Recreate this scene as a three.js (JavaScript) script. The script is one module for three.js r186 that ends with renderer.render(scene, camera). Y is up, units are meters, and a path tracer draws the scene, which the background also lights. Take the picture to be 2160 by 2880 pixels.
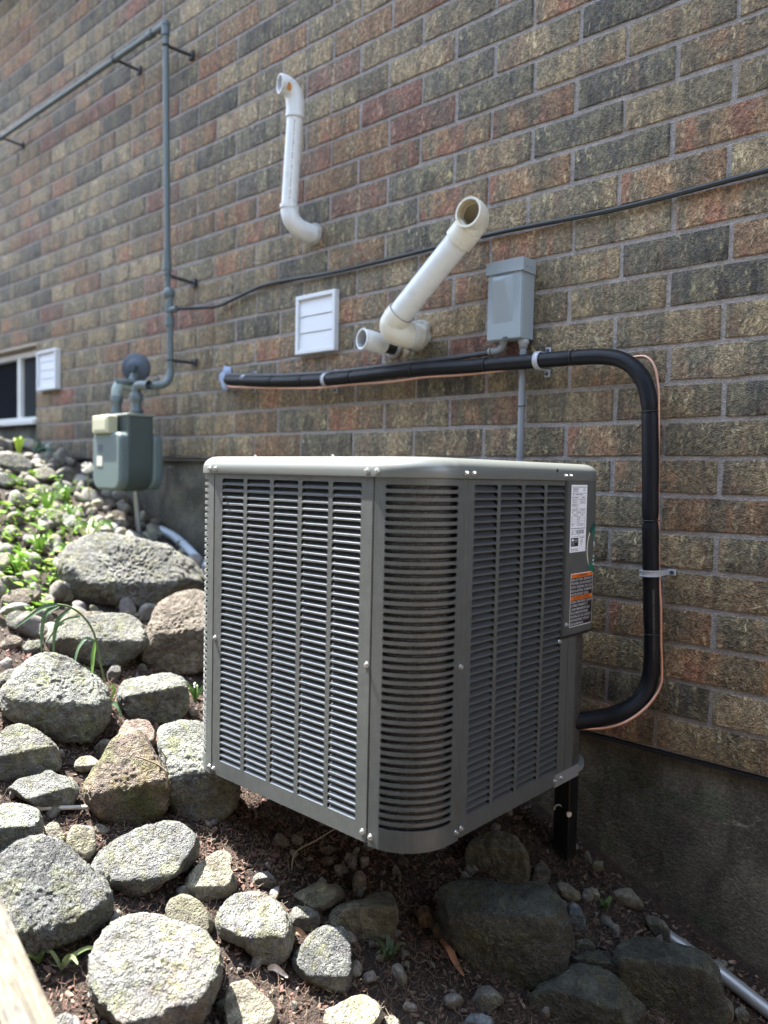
import * as THREE from 'three';
import { mergeGeometries, mergeVertices } from 'three/addons/utils/BufferGeometryUtils.js';
import { RoundedBoxGeometry } from 'three/addons/geometries/RoundedBoxGeometry.js';

// ------------------------------------------------------------------ camera, sky, sun, exposure
const scene = new THREE.Scene();
const camera = new THREE.PerspectiveCamera(66.085, 768 / 1024, 0.05, 400);
camera.position.set(1.0522, 1.337, 2.0793);
camera.rotation.set(-0.04665, 0.74837, 0.02082, 'YXZ');
camera.focus = 1.86;
camera.userData.fStop = 2.1;
const sunDir = new THREE.Vector3(-0.44, 0.885, 0.1).normalize();
function skyTexture() {   // hazy bright sky with thin cloud, filled in once the noise helper exists
  const W = 512, H = 256, d = new Float32Array(W * H * 4);
  for (let j = 0; j < H; j++) for (let i = 0; i < W; i++) {
    const el = ((j + 0.5) / H - 0.5) * Math.PI, az = ((i + 0.5) / W - 0.5) * 2 * Math.PI, y = Math.sin(el), x = Math.cos(el) * Math.cos(az), z = Math.cos(el) * Math.sin(az);
    const up = Math.max(0, y), k = Math.pow(1 - up, 2.2), c = sstep(-0.05, 0.35, fbm((x * 1.4) / (up + 0.35), (z * 1.4) / (up + 0.35), 0, 5)) * 0.75;
    const g = Math.pow(Math.max(0, x * sunDir.x + y * sunDir.y + z * sunDir.z), 10) * 0.7;
    const base = [mix(0.3, 0.78, k) + g, mix(0.44, 0.85, k) + g, mix(0.7, 0.94, k) + g * 0.95], n = (j * W + i) * 4, cl = 0.98 + g;
    for (let q = 0; q < 3; q++) d[n + q] = (y < 0 ? [0.3, 0.28, 0.25][q] : mix(base[q], [cl, cl * 0.995, cl * 0.985][q], c)) * SKY_GAIN;
    d[n + 3] = 1;
  }
  const t = new THREE.DataTexture(d, W, H, THREE.RGBAFormat, THREE.FloatType); t.mapping = THREE.EquirectangularReflectionMapping; t.magFilter = t.minFilter = THREE.LinearFilter; t.needsUpdate = true; return t;
}
const SKY_GAIN = 0.95;
const sun = new THREE.DirectionalLight(new THREE.Color(1, 0.96, 0.9), 4.6);
sun.name = 'sun';
sun.position.copy(sunDir).multiplyScalar(20);
sun.castShadow = true;
sun.shadow.mapSize.set(4096, 4096);
Object.assign(sun.shadow.camera, { left: -6, right: 6, top: 6, bottom: -6, near: 1, far: 50 });
scene.add(sun);
const EXPOSURE = 6.6;

// ------------------------------------------------------------------ helpers
let seed = 20240611;
function rnd() { seed = (seed + 0x6d2b79f5) | 0; let t = Math.imul(seed ^ (seed >>> 15), 1 | seed); t = (t + Math.imul(t ^ (t >>> 7), 61 | t)) ^ t; return ((t ^ (t >>> 14)) >>> 0) / 4294967296; }
const rr = (a, b) => a + (b - a) * rnd();
const pick = (a) => a[Math.floor(rnd() * a.length)];
const V = (x, y, z) => new THREE.Vector3(x, y, z);
const clamp = (x, a = 0, b = 1) => Math.min(b, Math.max(a, x));
const mix = (a, b, t) => a + (b - a) * t;
const sstep = (a, b, x) => { const t = clamp((x - a) / (b - a)); return t * t * (3 - 2 * t); };
const PERM = new Uint16Array(4096); { const p = [...Array(2048).keys()]; for (let i = 2047; i > 0; i--) { const j = Math.floor(rnd() * (i + 1)); [p[i], p[j]] = [p[j], p[i]]; } for (let i = 0; i < 4096; i++) PERM[i] = p[i & 2047]; }
const h3 = (x, y, z) => PERM[(PERM[(PERM[x & 2047] + y) & 2047] + z) & 2047] / 1023.5 - 1;
function noise(x, y, z = 0) {   // value noise, -1 .. 1
  const X = Math.floor(x), Y = Math.floor(y), Z = Math.floor(z); x -= X; y -= Y; z -= Z;
  const u = x * x * (3 - 2 * x), v = y * y * (3 - 2 * y), w = z * z * (3 - 2 * z);
  const a = mix(mix(h3(X, Y, Z), h3(X + 1, Y, Z), u), mix(h3(X, Y + 1, Z), h3(X + 1, Y + 1, Z), u), v);
  if (z === 0) return a;
  return mix(a, mix(mix(h3(X, Y, Z + 1), h3(X + 1, Y, Z + 1), u), mix(h3(X, Y + 1, Z + 1), h3(X + 1, Y + 1, Z + 1), u), v), w);
}
function fbm(x, y, z = 0, o = 4) { let s = 0, a = 0.5; for (let i = 0; i < o; i++) { s += a * noise(x, y, z); x = x * 2.03 + 7.1; y = y * 2.03 + 3.7; if (z !== 0) z = z * 2.03 + 1.3; a *= 0.5; } return s; }
const toS = (l) => (l <= 0.0031308 ? l * 12.92 : 1.055 * Math.pow(l, 1 / 2.4) - 0.055);
function tex(w, h, fn, srgb = true, wrap = true) {   // fn(u01, v01, x, y) -> [r,g,b] (0..1, sRGB values for colour maps)
  const d = new Uint8Array(w * h * 4);
  for (let y = 0; y < h; y++) for (let x = 0; x < w; x++) {
    const c = fn(x / w, y / h, x, y), i = (y * w + x) * 4;
    d[i] = clamp(c[0]) * 255; d[i + 1] = clamp(c[1]) * 255; d[i + 2] = clamp(c[2]) * 255; d[i + 3] = 255;
  }
  return finish(new THREE.DataTexture(d, w, h), srgb, wrap);
}
function finish(t, srgb, wrap = true) {
  t.magFilter = THREE.LinearFilter; t.minFilter = THREE.LinearMipmapLinearFilter; t.generateMipmaps = true;
  if (wrap) t.wrapS = t.wrapT = THREE.RepeatWrapping;
  if (srgb) t.colorSpace = THREE.SRGBColorSpace;
  t.needsUpdate = true;
  return t;
}
function canvasTex(w, h, draw) {
  const c = document.createElement('canvas'); c.width = w; c.height = h; draw(c.getContext('2d'), w, h);
  const t = new THREE.CanvasTexture(c); t.colorSpace = THREE.SRGBColorSpace; t.anisotropy = 8; return t;
}
const M = (o) => new THREE.MeshStandardMaterial(o);
const P = (o) => new THREE.MeshPhysicalMaterial(o);
const lin = (r, g, b) => new THREE.Color().setRGB(r, g, b);

const used = {};
function numbered(n) { const k = (used[n] = (used[n] ?? -1) + 1); return k ? `${n}_${String(k).padStart(3, '0')}` : n; }
function meta(o, label, category, group, kind) { if (label) o.userData.label = label; if (category) o.userData.category = category; if (group) o.userData.group = group; if (kind) o.userData.kind = kind; return o; }
function thing(name, label, category, [x, y, z] = [0, 0, 0], group) { const o = new THREE.Group(); o.name = numbered(name); o.position.set(x, y, z); scene.add(o); return meta(o, label, category, group); }
function part(name, geo, mat, parent, label) { const m = new THREE.Mesh(Array.isArray(geo) ? merge(geo) : geo, mat); m.name = name; m.castShadow = m.receiveShadow = true; parent.add(m); if (label) m.userData.label = label; return m; }
function solo(name, geo, mat, label, category, group) { const m = part(numbered(name), geo, mat, scene); return meta(m, label, category, group); }
function struct(name, geo, mat) { const m = part(numbered(name), geo, mat, scene); m.userData.kind = 'structure'; return m; }
function merge(list) {
  const keys = list.every((g) => g.attributes.uv) ? ['position', 'normal', 'uv'] : ['position', 'normal'];
  return mergeGeometries(list.map((g) => { const n = g.index ? g.toNonIndexed() : g.clone(); for (const k of Object.keys(n.attributes)) if (!keys.includes(k)) n.deleteAttribute(k); return n; }));
}
const bx = (w, h, d, x = 0, y = 0, z = 0, r = 0) => (r ? new RoundedBoxGeometry(w, h, d, 3, r) : new THREE.BoxGeometry(w, h, d)).translate(x, y, z);
function cyl(r0, r1, a, b, seg = 20, open = false) {   // from point a to point b
  const d = b.clone().sub(a), g = new THREE.CylinderGeometry(r1, r0, d.length(), seg, 1, open);
  g.applyQuaternion(new THREE.Quaternion().setFromUnitVectors(V(0, 1, 0), d.clone().normalize()));
  return g.translate((a.x + b.x) / 2, (a.y + b.y) / 2, (a.z + b.z) / 2);
}
const curve = (pts, t = 0.5) => new THREE.CatmullRomCurve3(pts.map((p) => V(...p)), false, 'centripetal', t);
const tube = (pts, r, n = 64, rad = 12) => new THREE.TubeGeometry(Array.isArray(pts) ? curve(pts) : pts, n, r, rad, false);
function ringAt(c, dir, R, r, n = 28) { const g = new THREE.TorusGeometry(R, r, 8, n); g.applyQuaternion(new THREE.Quaternion().setFromUnitVectors(V(0, 0, 1), dir.clone().normalize())); return g.translate(c.x, c.y, c.z); }
function lathe(prof, seg = 32) { return new THREE.LatheGeometry(prof.map(([x, y]) => new THREE.Vector2(x, y)), seg); }
function orient(g, from, dir, at) { g.applyQuaternion(new THREE.Quaternion().setFromUnitVectors(from, dir.clone().normalize())); return g.translate(at.x, at.y, at.z); }
function grid(nu, nv, fn) {   // fn(u,v) -> [x,y,z]; quads, uv
  const p = [], uv = [], ix = [];
  for (let j = 0; j <= nv; j++) for (let i = 0; i <= nu; i++) { p.push(...fn(i / nu, j / nv)); uv.push(i / nu, j / nv); }
  for (let j = 0; j < nv; j++) for (let i = 0; i < nu; i++) { const a = j * (nu + 1) + i, b = a + 1, c = a + nu + 1, d = c + 1; ix.push(a, b, d, a, d, c); }
  const g = new THREE.BufferGeometry(); g.setAttribute('position', new THREE.Float32BufferAttribute(p, 3)); g.setAttribute('uv', new THREE.Float32BufferAttribute(uv, 2)); g.setIndex(ix); g.computeVertexNormals(); return g;
}
function boxUV(g, s) {   // uv in units of s metres, by dominant axis
  const n = g.index ? g.toNonIndexed() : g; const p = n.attributes.position, uv = new Float32Array(p.count * 2), a = V(), b = V(), c = V(), nn = V();
  for (let i = 0; i < p.count; i += 3) {
    a.fromBufferAttribute(p, i); b.fromBufferAttribute(p, i + 1); c.fromBufferAttribute(p, i + 2);
    nn.copy(b).sub(a).cross(c.clone().sub(a)); const x = Math.abs(nn.x), y = Math.abs(nn.y), z = Math.abs(nn.z);
    [a, b, c].forEach((q, k) => { const [u, v] = x > y && x > z ? [q.z, q.y] : y > z ? [q.x, q.z] : [q.x, q.y]; uv[(i + k) * 2] = u / s; uv[(i + k) * 2 + 1] = v / s; });
  }
  n.setAttribute('uv', new THREE.BufferAttribute(uv, 2)); return n;
}

scene.background = skyTexture();
scene.environment = scene.background;

// ------------------------------------------------------------------ ground
const groundY = (x, z) => {
  const xs = x < -2.9 ? -2.9 - 0.8 * Math.tanh((-2.9 - x) / 0.8) : x > 0.9 ? 0.9 + 0.7 * Math.tanh((x - 0.9) / 0.7) : x;
  return 0.25 - 0.35 * xs;
};
const groundRough = (x, z) => 0.012 * fbm(x * 5, z * 5, 0, 4) + 0.005 * noise(x * 45, z * 45);
const soilMap = tex(1024, 1024, (u, v, x, y) => {
  const n = fbm(x / 40, y / 40, 0, 4), f = noise(x / 2.2, y / 2.2), g = noise(x / 5, y / 5 + 90);
  const k = 0.165 + 0.08 * n + 0.07 * f + (g > 0.55 ? 0.08 : 0);
  return [k * 1.05, k * 0.83, k * 0.68];
});
const soilBump = tex(512, 512, (u, v, x, y) => { const k = 0.5 + 0.3 * noise(x / 3, y / 3) + 0.3 * fbm(x / 14, y / 14); return [k, k, k]; }, false);
{
  const axis = (lo, hi, step, far) => { const a = []; for (const f of far) a.push(lo - f); for (let t = lo; t < hi + 1e-6; t += step) a.push(t); for (const f of [...far].reverse()) a.push(hi + f); return a; };
  const xs = axis(-3.6, 1.0, 0.025, [150, 60, 25, 12, 6, 3, 1.5, 0.7, 0.3]), zs = axis(-0.05, 1.9, 0.025, [150, 60, 25, 12, 6, 3, 1.5, 0.7, 0.3]);
  const p = [], uv = [], ix = [];
  for (const z of zs) for (const x of xs) { const near = x > -3.7 && x < 1.1 && z > -0.1 && z < 2; p.push(x, groundY(x, z) + (near ? groundRough(x, z) : 0), z); uv.push(x / 0.5, z / 0.5); }
  for (let j = 0; j < zs.length - 1; j++) for (let i = 0; i < xs.length - 1; i++) { const a = j * xs.length + i, b = a + 1, c = a + xs.length, d = c + 1; ix.push(a, c, d, a, d, b); }
  const g = new THREE.BufferGeometry(); g.setAttribute('position', new THREE.Float32BufferAttribute(p, 3)); g.setAttribute('uv', new THREE.Float32BufferAttribute(uv, 2)); g.setIndex(ix); g.computeVertexNormals();
  struct('ground', g, M({ map: soilMap, bumpMap: soilBump, bumpScale: 0.006, roughness: 1 }));
}

// ------------------------------------------------------------------ brick wall, foundation, window opening
const L = 0.2982, CH = 0.1, BASE_R = 0.6, BASE_L = 1.4, STEP = -1.19, WX0 = -7.6, WX1 = 1.9, WTOP = 4.7;
const WIN = { x0: -5.0, x1: -3.79, y0: 1.62, y1: 2.1 };
const ATW = 8, ATH = 12;
const brickCells = [];
for (let i = 0; i < ATW * ATH; i++) {
  const t = rnd();
  const kind = t < 0.43 ? 0 : t < 0.6 ? 1 : t < 0.87 ? 2 : t < 0.93 ? 3 : 4;   // olive tan, dark, brown with orange, red, buff
  brickCells.push({ kind, o: rr(0, 900), a: rnd(), b: rnd(), c: rnd() });
}
const PAL = [   // sRGB: [base, second, streak]
  [[0.51, 0.445, 0.34], [0.405, 0.37, 0.295], [0.64, 0.585, 0.455]],
  [[0.325, 0.305, 0.265], [0.41, 0.38, 0.305], [0.6, 0.555, 0.41]],
  [[0.51, 0.4, 0.295], [0.415, 0.365, 0.285], [0.64, 0.55, 0.42]],
  [[0.49, 0.345, 0.285], [0.44, 0.36, 0.295], [0.63, 0.53, 0.43]],
  [[0.58, 0.51, 0.4], [0.46, 0.425, 0.345], [0.67, 0.62, 0.5]],
];
const brickH = new Float32Array(2048 * 1024);
const brickMap = tex(2048, 1024, (u, v, x, y) => {
  const cx = Math.floor(u * ATW), cy = Math.floor(v * ATH), c = brickCells[cy * ATW + cx], bu = (u * ATW - cx) * 290, bv = (v * ATH - cy) * 90;   // millimetres on the brick
  const [A, B, S] = PAL[c.kind], o = c.o;
  const band = noise(bu / 75 + o, o) * 0.75 + 0.45 * noise(bu / 22 + o, bv / 130 + o), t = sstep(-0.25, 0.35, band + 0.25 * noise(bu / 60, bv / 25 + o));
  let col = [0, 1, 2].map((k) => mix(A[k], B[k], t));
  const warp = noise(bu / 9 + o, bv / 11) * 4, dr = noise((bu + warp) / 4.2 + o, bv / 17 + o) * 0.62 + noise((bu + warp) / 9 + o * 2, bv / 30) * 0.6;
  const str = sstep(0.22, 0.6, dr) * (0.35 + 0.65 * sstep(-0.3, 0.5, noise(bu / 45 + o, bv / 45 + o * 3)));
  col = col.map((k, i) => mix(k, S[i], str * 0.9));
  const red = sstep(0.32, 0.62, noise(bu / 30 + o * 5, bv / 120)) * (c.kind === 0 ? 0.35 : c.kind === 2 ? 0.8 : c.kind === 1 ? 0.22 : 0.3);
  col = [mix(col[0], 0.5, red * 0.6), mix(col[1], 0.31, red * 0.6), mix(col[2], 0.25, red * 0.6)];
  const dark = sstep(0.3, 0.65, noise(bu / 26 + o * 7, bv / 90 + o)) * (c.kind === 1 ? 0.6 : 0.34);
  const grain = 1 + 0.24 * noise(bu / 2, bv / 2 + o) + 0.42 * fbm(bu / 7 + o, bv / 7, 0, 3);
  const edge = sstep(0, 5, Math.min(bu, 290 - bu, bv, 90 - bv) + 2 * noise(bu / 6 + o, bv / 6));
  const g = grain * (0.86 + 0.14 * edge) * (1 - dark * 0.45) * (0.9 + 0.2 * c.a);
  const ridges = Math.pow(1 - Math.abs(noise((bu + warp * 1.5) / 7 + o, bv / 13 + o)), 4);
  brickH[y * 2048 + x] = 0.42 + 0.28 * str + 0.24 * ridges + 0.2 * noise(bu / 2.1, bv / 2.1 + o) + 0.16 * noise(bu / 12, bv / 12 + o);
  return col.map((k) => k * g);
});
const brickBump = tex(2048, 1024, (u, v, x, y) => { const k = brickH[y * 2048 + x]; return [k, k, k]; }, false);
const brickMat = M({ map: brickMap, bumpMap: brickBump, bumpScale: 0.007, roughness: 0.72 });
const mortarMap = tex(512, 512, (u, v, x, y) => { const k = 0.6 + 0.07 * fbm(x / 30, y / 30) + 0.08 * noise(x / 2, y / 2) + 0.06 * noise(x / 6, y / 6); return [k * 1.0, k * 0.955, k * 0.925]; });
const mortarBump = tex(512, 512, (u, v, x, y) => { const k = 0.5 + 0.35 * noise(x / 2.4, y / 2.4) + 0.25 * noise(x / 7, y / 7); return [k, k, k]; }, false);
const mortarMat = M({ map: mortarMap, bumpMap: mortarBump, bumpScale: 0.003, roughness: 1 });

function brickGeo(len, cell, w0 = 0, w1 = 1) {   // face proud of the mortar, steep worn edges; len in metres
  const H = 0.0895, e = 0.0035, hx = [0, e, len * 0.25, len * 0.5, len * 0.75, len - e, len], hy = [0, e, H - e, H], p = [], uv = [], ix = [];
  const cx = cell % ATW, cy = Math.floor(cell / ATW), o = cell * 3.7;
  for (let j = 0; j < 4; j++) for (let i = 0; i < 7; i++) {
    const rim = i === 0 || i === 6 || j === 0 || j === 3;
    p.push(hx[i] + 0.0022 * noise(i * 1.3 + o, j * 1.7), hy[j] + 0.0026 * noise(i * 0.9 + o, j * 2.1 + 40), rim ? -0.0065 : 0.001 + 0.0014 * noise(i * 1.1 + o, j + 9.3));
    uv.push((cx + mix(w0, w1, mix(0.01, 0.99, hx[i] / len))) / ATW, (cy + mix(0.02, 0.98, hy[j] / H)) / ATH);
  }
  for (let j = 0; j < 3; j++) for (let i = 0; i < 6; i++) { const a = j * 7 + i, b = a + 1, c = a + 7, d = c + 1; ix.push(a, b, d, a, d, c); }
  const g = new THREE.BufferGeometry(); g.setAttribute('position', new THREE.Float32BufferAttribute(p, 3)); g.setAttribute('uv', new THREE.Float32BufferAttribute(uv, 2)); g.setIndex(ix);
  g.computeVertexNormals(); return g;
}
const wall = thing('brick_wall', 'long house wall of rough olive, brown and red bricks with grey mortar', 'wall');
{
  const whole = []; for (let i = 0; i < ATW * ATH; i++) whole.push(brickGeo(L - 0.0095, i));
  const list = [];
  const rows = Math.round((WTOP - BASE_R) / CH);
  for (let r = 0; r < rows; r++) {
    const y0 = BASE_R + r * CH, idx = Math.round((2.0 - y0) / CH) - 1;   // row number counted down from y = 2.0
    const off = (((idx % 2) + 2) % 2) * L / 2 + 0.012 * noise(r * 3.3, 5.5);
    for (let k = -27; k < 8; k++) {
      let a = k * L + off + 0.0045, b = a + L - 0.0095;
      a += 0.003 * noise(k * 2.2, r * 1.7); let cut = false;
      if (y0 < BASE_L - 0.01 && a < STEP) { if (b < STEP + 0.05) continue; a = STEP + 0.002; cut = true; }
      if (b < WX0 || a > WX1) continue;
      if (y0 + 0.05 > WIN.y0 && y0 + 0.05 < WIN.y1 && a < WIN.x1 && a > WIN.x0 - 0.28) { if (b < WIN.x1 + 0.03) continue; a = WIN.x1 + 0.002; cut = true; }
      if (y0 + 0.05 < WIN.y0 && a < WIN.x1 && a > WIN.x0 - 0.28) { if (b < WIN.x1 + 0.03) continue; a = WIN.x1 + 0.002; cut = true; }
      const cell = Math.floor(rnd() * ATW * ATH);
      list.push({ a, b, y: y0 + 0.005, cell, cut });
    }
  }
  camera.updateMatrixWorld(true); camera.aspect = 0.75; camera.updateProjectionMatrix();
  for (const q of list) {
    const c = V((q.a + q.b) / 2, q.y + 0.045, 0), s = c.clone().project(camera), d = c.distanceTo(camera.position);
    const behindUnit = s.x > -0.45 && s.x < 0.5 && s.y < 0.08;
    q.size = Math.abs(s.x) < 1.06 && Math.abs(s.y) < 1.04 && !behindUnit ? (q.b - q.a) / (d * d * d) : 0;
  }
  list.sort((p, q) => q.size - p.size);
  const rest = [];
  list.forEach((q, i) => {
    const g = q.cut ? brickGeo(Math.max(0.03, q.b - q.a), q.cell, 0, clamp((q.b - q.a) / 0.288)) : whole[q.cell];
    if (i < 300) { const m = part('brick', g, brickMat, wall); m.position.set(q.a, q.y, 0); }
    else rest.push(g.clone().translate(q.a, q.y, 0));
  });
  part('brickwork', rest, brickMat, wall).userData.kind = 'stuff';
  const s = new THREE.Shape(); s.moveTo(STEP, BASE_R + 0.002); s.lineTo(WX1, BASE_R + 0.002); s.lineTo(WX1, WTOP); s.lineTo(WX0, WTOP); s.lineTo(WX0, BASE_L); s.lineTo(WIN.x0, BASE_L); s.lineTo(WIN.x0, WIN.y1); s.lineTo(WIN.x1, WIN.y1); s.lineTo(WIN.x1, BASE_L); s.lineTo(STEP, BASE_L); s.closePath();
  const g = new THREE.ExtrudeGeometry(s, { depth: 0.1, bevelEnabled: false }).translate(0, 0, -0.1032);
  part('mortar', boxUV(g, 0.25), mortarMat, wall);
  // lintel over the window and the roof edge far above
  part('lintel', bx(1.25, 0.012, 0.1, WIN.x1 - 0.6, WIN.y1 - 0.0075, -0.052), M({ color: lin(0.42, 0.36, 0.27), roughness: 0.7 }), wall);
}
const concMap = tex(1024, 1024, (u, v, x, y) => {
  const n = fbm(x / 120, y / 120, 0, 5), f = noise(x / 2, y / 2), st = sstep(0.1, 0.6, fbm(x / 60 + 70, y / 160, 0, 4));
  const k = 0.34 + 0.15 * n + 0.06 * f + 0.05 * noise(x / 6, y / 6) + 0.25 * Math.pow(1 - Math.abs(noise(x / 70 + 2 * n, y / 40 + 60)), 40) * sstep(0.1, 0.5, noise(x / 90 + 20, y / 60));
  const g = sstep(0.02, 0.4, fbm(x / 90 + 300, y / 90 + 40, 0, 4)) * 0.8;
  return [k * mix(1.0, 0.84, g) - 0.06 * st, k * mix(0.965, 0.9, g) - 0.06 * st, k * mix(0.87, 0.74, g) - 0.06 * st];
});
const concBump = tex(512, 512, (u, v, x, y) => { const k = 0.5 + 0.3 * noise(x / 2, y / 2) + 0.3 * fbm(x / 18, y / 18) + (noise(x / 5, y / 5) > 0.72 ? -0.4 : 0); return [k, k, k]; }, false);
const concMat = M({ map: concMap, bumpMap: concBump, bumpScale: 0.003, roughness: 0.95 });
{
  const f = thing('house_foundation', 'grey stained concrete foundation below the brick wall', 'foundation');
  const s = new THREE.Shape(); s.moveTo(WX0, -1.2); s.lineTo(WX1, -1.2); s.lineTo(WX1, BASE_R - 0.012); s.lineTo(STEP, BASE_R - 0.012); s.lineTo(STEP, BASE_L - 0.012); s.lineTo(WIN.x1, BASE_L - 0.012); s.lineTo(WIN.x1, WIN.y0 - 0.02); s.lineTo(WIN.x0, WIN.y0 - 0.02); s.lineTo(WIN.x0, BASE_L - 0.012); s.lineTo(WX0, BASE_L - 0.012); s.closePath();
  part('concrete_face', boxUV(new THREE.ExtrudeGeometry(s, { depth: 0.2, bevelEnabled: false }).translate(0, 0, -0.215), 0.9), concMat, f);
  part('flashing', [bx(WX1 - STEP, 0.007, 0.03, (WX1 + STEP) / 2, BASE_R - 0.006, -0.012), bx(STEP - WIN.x1, 0.007, 0.03, (STEP + WIN.x1) / 2, BASE_L - 0.006, -0.012)], M({ color: lin(0.012, 0.012, 0.014), roughness: 0.6 }), f, 'thin black flashing strip');
}
{ // the neighbouring house across the side yard and the yard fence, behind and beside the camera
  const h = thing('neighbour_house', 'grey neighbouring house across the narrow side yard', 'house', [0, -0.4, 5.0]), sid = M({ color: lin(0.24, 0.25, 0.26), roughness: 0.85 });
  const boards = []; for (let i = 0; i < 28; i++) boards.push(bx(15, 0.2, 0.03, 0, 0.1 + i * 0.205, 0));
  part('siding', boards, sid, h); part('wall', bx(15, 5.9, 5, 0, 2.9, 2.55), sid, h);
  part('roof', grid(1, 1, (u, v) => [mix(-8, 8, u), mix(5.6, 8, v), mix(-0.5, 2.6, v)]), M({ color: lin(0.06, 0.055, 0.05), roughness: 0.95, side: THREE.DoubleSide }), h);
  const f = thing('yard_fence', 'brown wooden fence closing the side yard', 'fence', [2.3, -0.5, 0]), fm = M({ color: lin(0.2, 0.14, 0.09), roughness: 0.9 });
  for (let i = 0; i < 24; i++) part('board', bx(0.025, 2.3, 0.135, 0, 1.15, 0.1 + i * 0.14), fm, f);
  const f2 = thing('yard_fence', 'dark board fence closing the far left end of the side yard', 'fence', [-9.5, 1.2, 0]), fd = M({ color: lin(0.035, 0.03, 0.025), roughness: 0.9 });
  for (let i = 0; i < 34; i++) part('board', bx(0.025, 2.6, 0.145, 0, 1.3, 0.05 + i * 0.15), fd, f2);
  part('rail', [bx(0.04, 0.09, 5.1, -0.035, 0.5, 2.5), bx(0.04, 0.09, 5.1, -0.035, 2.1, 2.5)], fd, f2);
  part('rail', [bx(0.04, 0.09, 3.4, 0.035, 0.5, 1.7), bx(0.04, 0.09, 3.4, 0.035, 1.8, 1.7)], fm, f);
}
{ // a leafy tree beside the yard, right of and above the camera: it keeps the sky from the lower right
  const t = thing('yard_tree', 'broad leafy tree standing in the side yard', 'tree', [3.1, -0.5, 2.9]), bark = M({ color: lin(0.09, 0.07, 0.05), roughness: 0.95 });
  part('trunk', [cyl(0.15, 0.11, V(0, 0, 0), V(-0.1, 2.6, -0.1), 14), cyl(0.09, 0.035, V(-0.1, 2.5, -0.1), V(-1.6, 4.0, -1.2), 8), cyl(0.08, 0.03, V(-0.1, 2.6, -0.1), V(0.8, 4.4, 0.6), 8), cyl(0.07, 0.03, V(-0.1, 2.3, -0.1), V(-1.3, 3.7, 0.9), 8), cyl(0.06, 0.02, V(-0.5, 3.1, -0.5), V(-1.9, 3.6, -2.0), 8)], bark, t);
  const leaf = grid(2, 3, (u, v) => [(u - 0.5) * Math.sin(Math.PI * Math.pow(v, 0.8)) * 0.6, 0.12 * Math.abs(u - 0.5) + 0.08 * Math.sin(v * 3), v]);
  const n = 9000, im = new THREE.InstancedMesh(leaf, P({ color: lin(1, 1, 1), roughness: 0.6, transmission: 0.25, thickness: 0, side: THREE.DoubleSide }), n), mt = new THREE.Matrix4(), q = new THREE.Quaternion(), e = new THREE.Euler();
  for (let i = 0; i < n;) {
    const x = rr(-2.5, 2.2), y = rr(3.15, 5.9), z = rr(-2.6, 2.4), d = Math.hypot((x + 0.1) / 2.4, (y - 4.4) / 1.5, z / 2.5); if (d > 1 || noise(x * 1.6 + 50, y * 1.6, z * 1.6 + 0.3) < -0.35) continue;
    const s = rr(0.09, 0.16); e.set(rr(-0.9, 0.9), rr(0, 6.3), rr(-0.9, 0.9)); q.setFromEuler(e); mt.compose(V(x, y, z), q, V(s, s, s)); im.setMatrixAt(i, mt); const k = rr(0.7, 1.2); im.setColorAt(i, lin(0.05 * k, 0.09 * k, 0.03 * k)); i++;
  }
  im.name = 'crown'; im.userData.kind = 'stuff'; t.add(im);
}
{   // the house roof edge above the frame shades the wall
  const r = thing('house_roof', 'roof overhang high above the brick wall', 'roof');
  part('soffit', bx(WX1 - WX0 + 0.6, 0.03, 0.8, (WX0 + WX1) / 2, WTOP + 0.015, 0.2), M({ color: lin(0.6, 0.58, 0.55), roughness: 0.7 }), r);
  part('fascia', bx(WX1 - WX0 + 0.6, 0.2, 0.03, (WX0 + WX1) / 2, WTOP + 0.1, 0.6), M({ color: lin(0.25, 0.22, 0.2), roughness: 0.6 }), r);
  const g = grid(1, 1, (u, v) => [mix(WX0 - 0.3, WX1 + 0.3, u), mix(WTOP + 0.2, WTOP + 1.6, v), mix(0.61, -2.6, v)]);
  part('shingles', g, M({ color: lin(0.06, 0.055, 0.05), roughness: 0.95, side: THREE.DoubleSide }), r);
}

// ------------------------------------------------------------------ the air conditioner
const paintBump = tex(256, 256, (u, v, x, y) => { const k = 0.5 + 0.25 * noise(x / 3, y / 3) + 0.2 * noise(x / 9, y / 9); return [k, k, k]; }, false);
const paintMap = tex(512, 512, (u, v, x, y) => { const k = 0.9 + 0.05 * fbm(x / 40, y / 40, 0, 4) + 0.03 * noise(x / 7, y / 70) + 0.02 * noise(x / 2, y / 2); return [k, k * 0.998, k * 0.99]; });
const acPaint = P({ map: paintMap, color: lin(0.148, 0.158, 0.156), roughness: 0.4, metalness: 0.25, bumpMap: paintBump, bumpScale: 0.0002, side: THREE.DoubleSide });
const slatPaint = P({ color: lin(0.11, 0.118, 0.125), roughness: 0.33, metalness: 0.4, side: THREE.DoubleSide });
const zinc = M({ color: lin(0.62, 0.62, 0.6), roughness: 0.28, metalness: 0.9 });
const galv = M({ color: lin(0.4, 0.41, 0.42), roughness: 0.45, metalness: 0.6 });
const blackPlastic = M({ color: lin(0.012, 0.013, 0.015), roughness: 0.5 });
const AC = { x: -0.28, y: 0.6, z: 0.58, h: 0.385 - 0.005, hz: 0.385, R: 0.115, top: 0.737 };
const ac = thing('air_conditioner', 'square grey louvered air conditioner condenser on a black bracket before the brick wall', 'air conditioner', [AC.x, AC.y, AC.z]);
ac.rotation.y = 0.0097;

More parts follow.
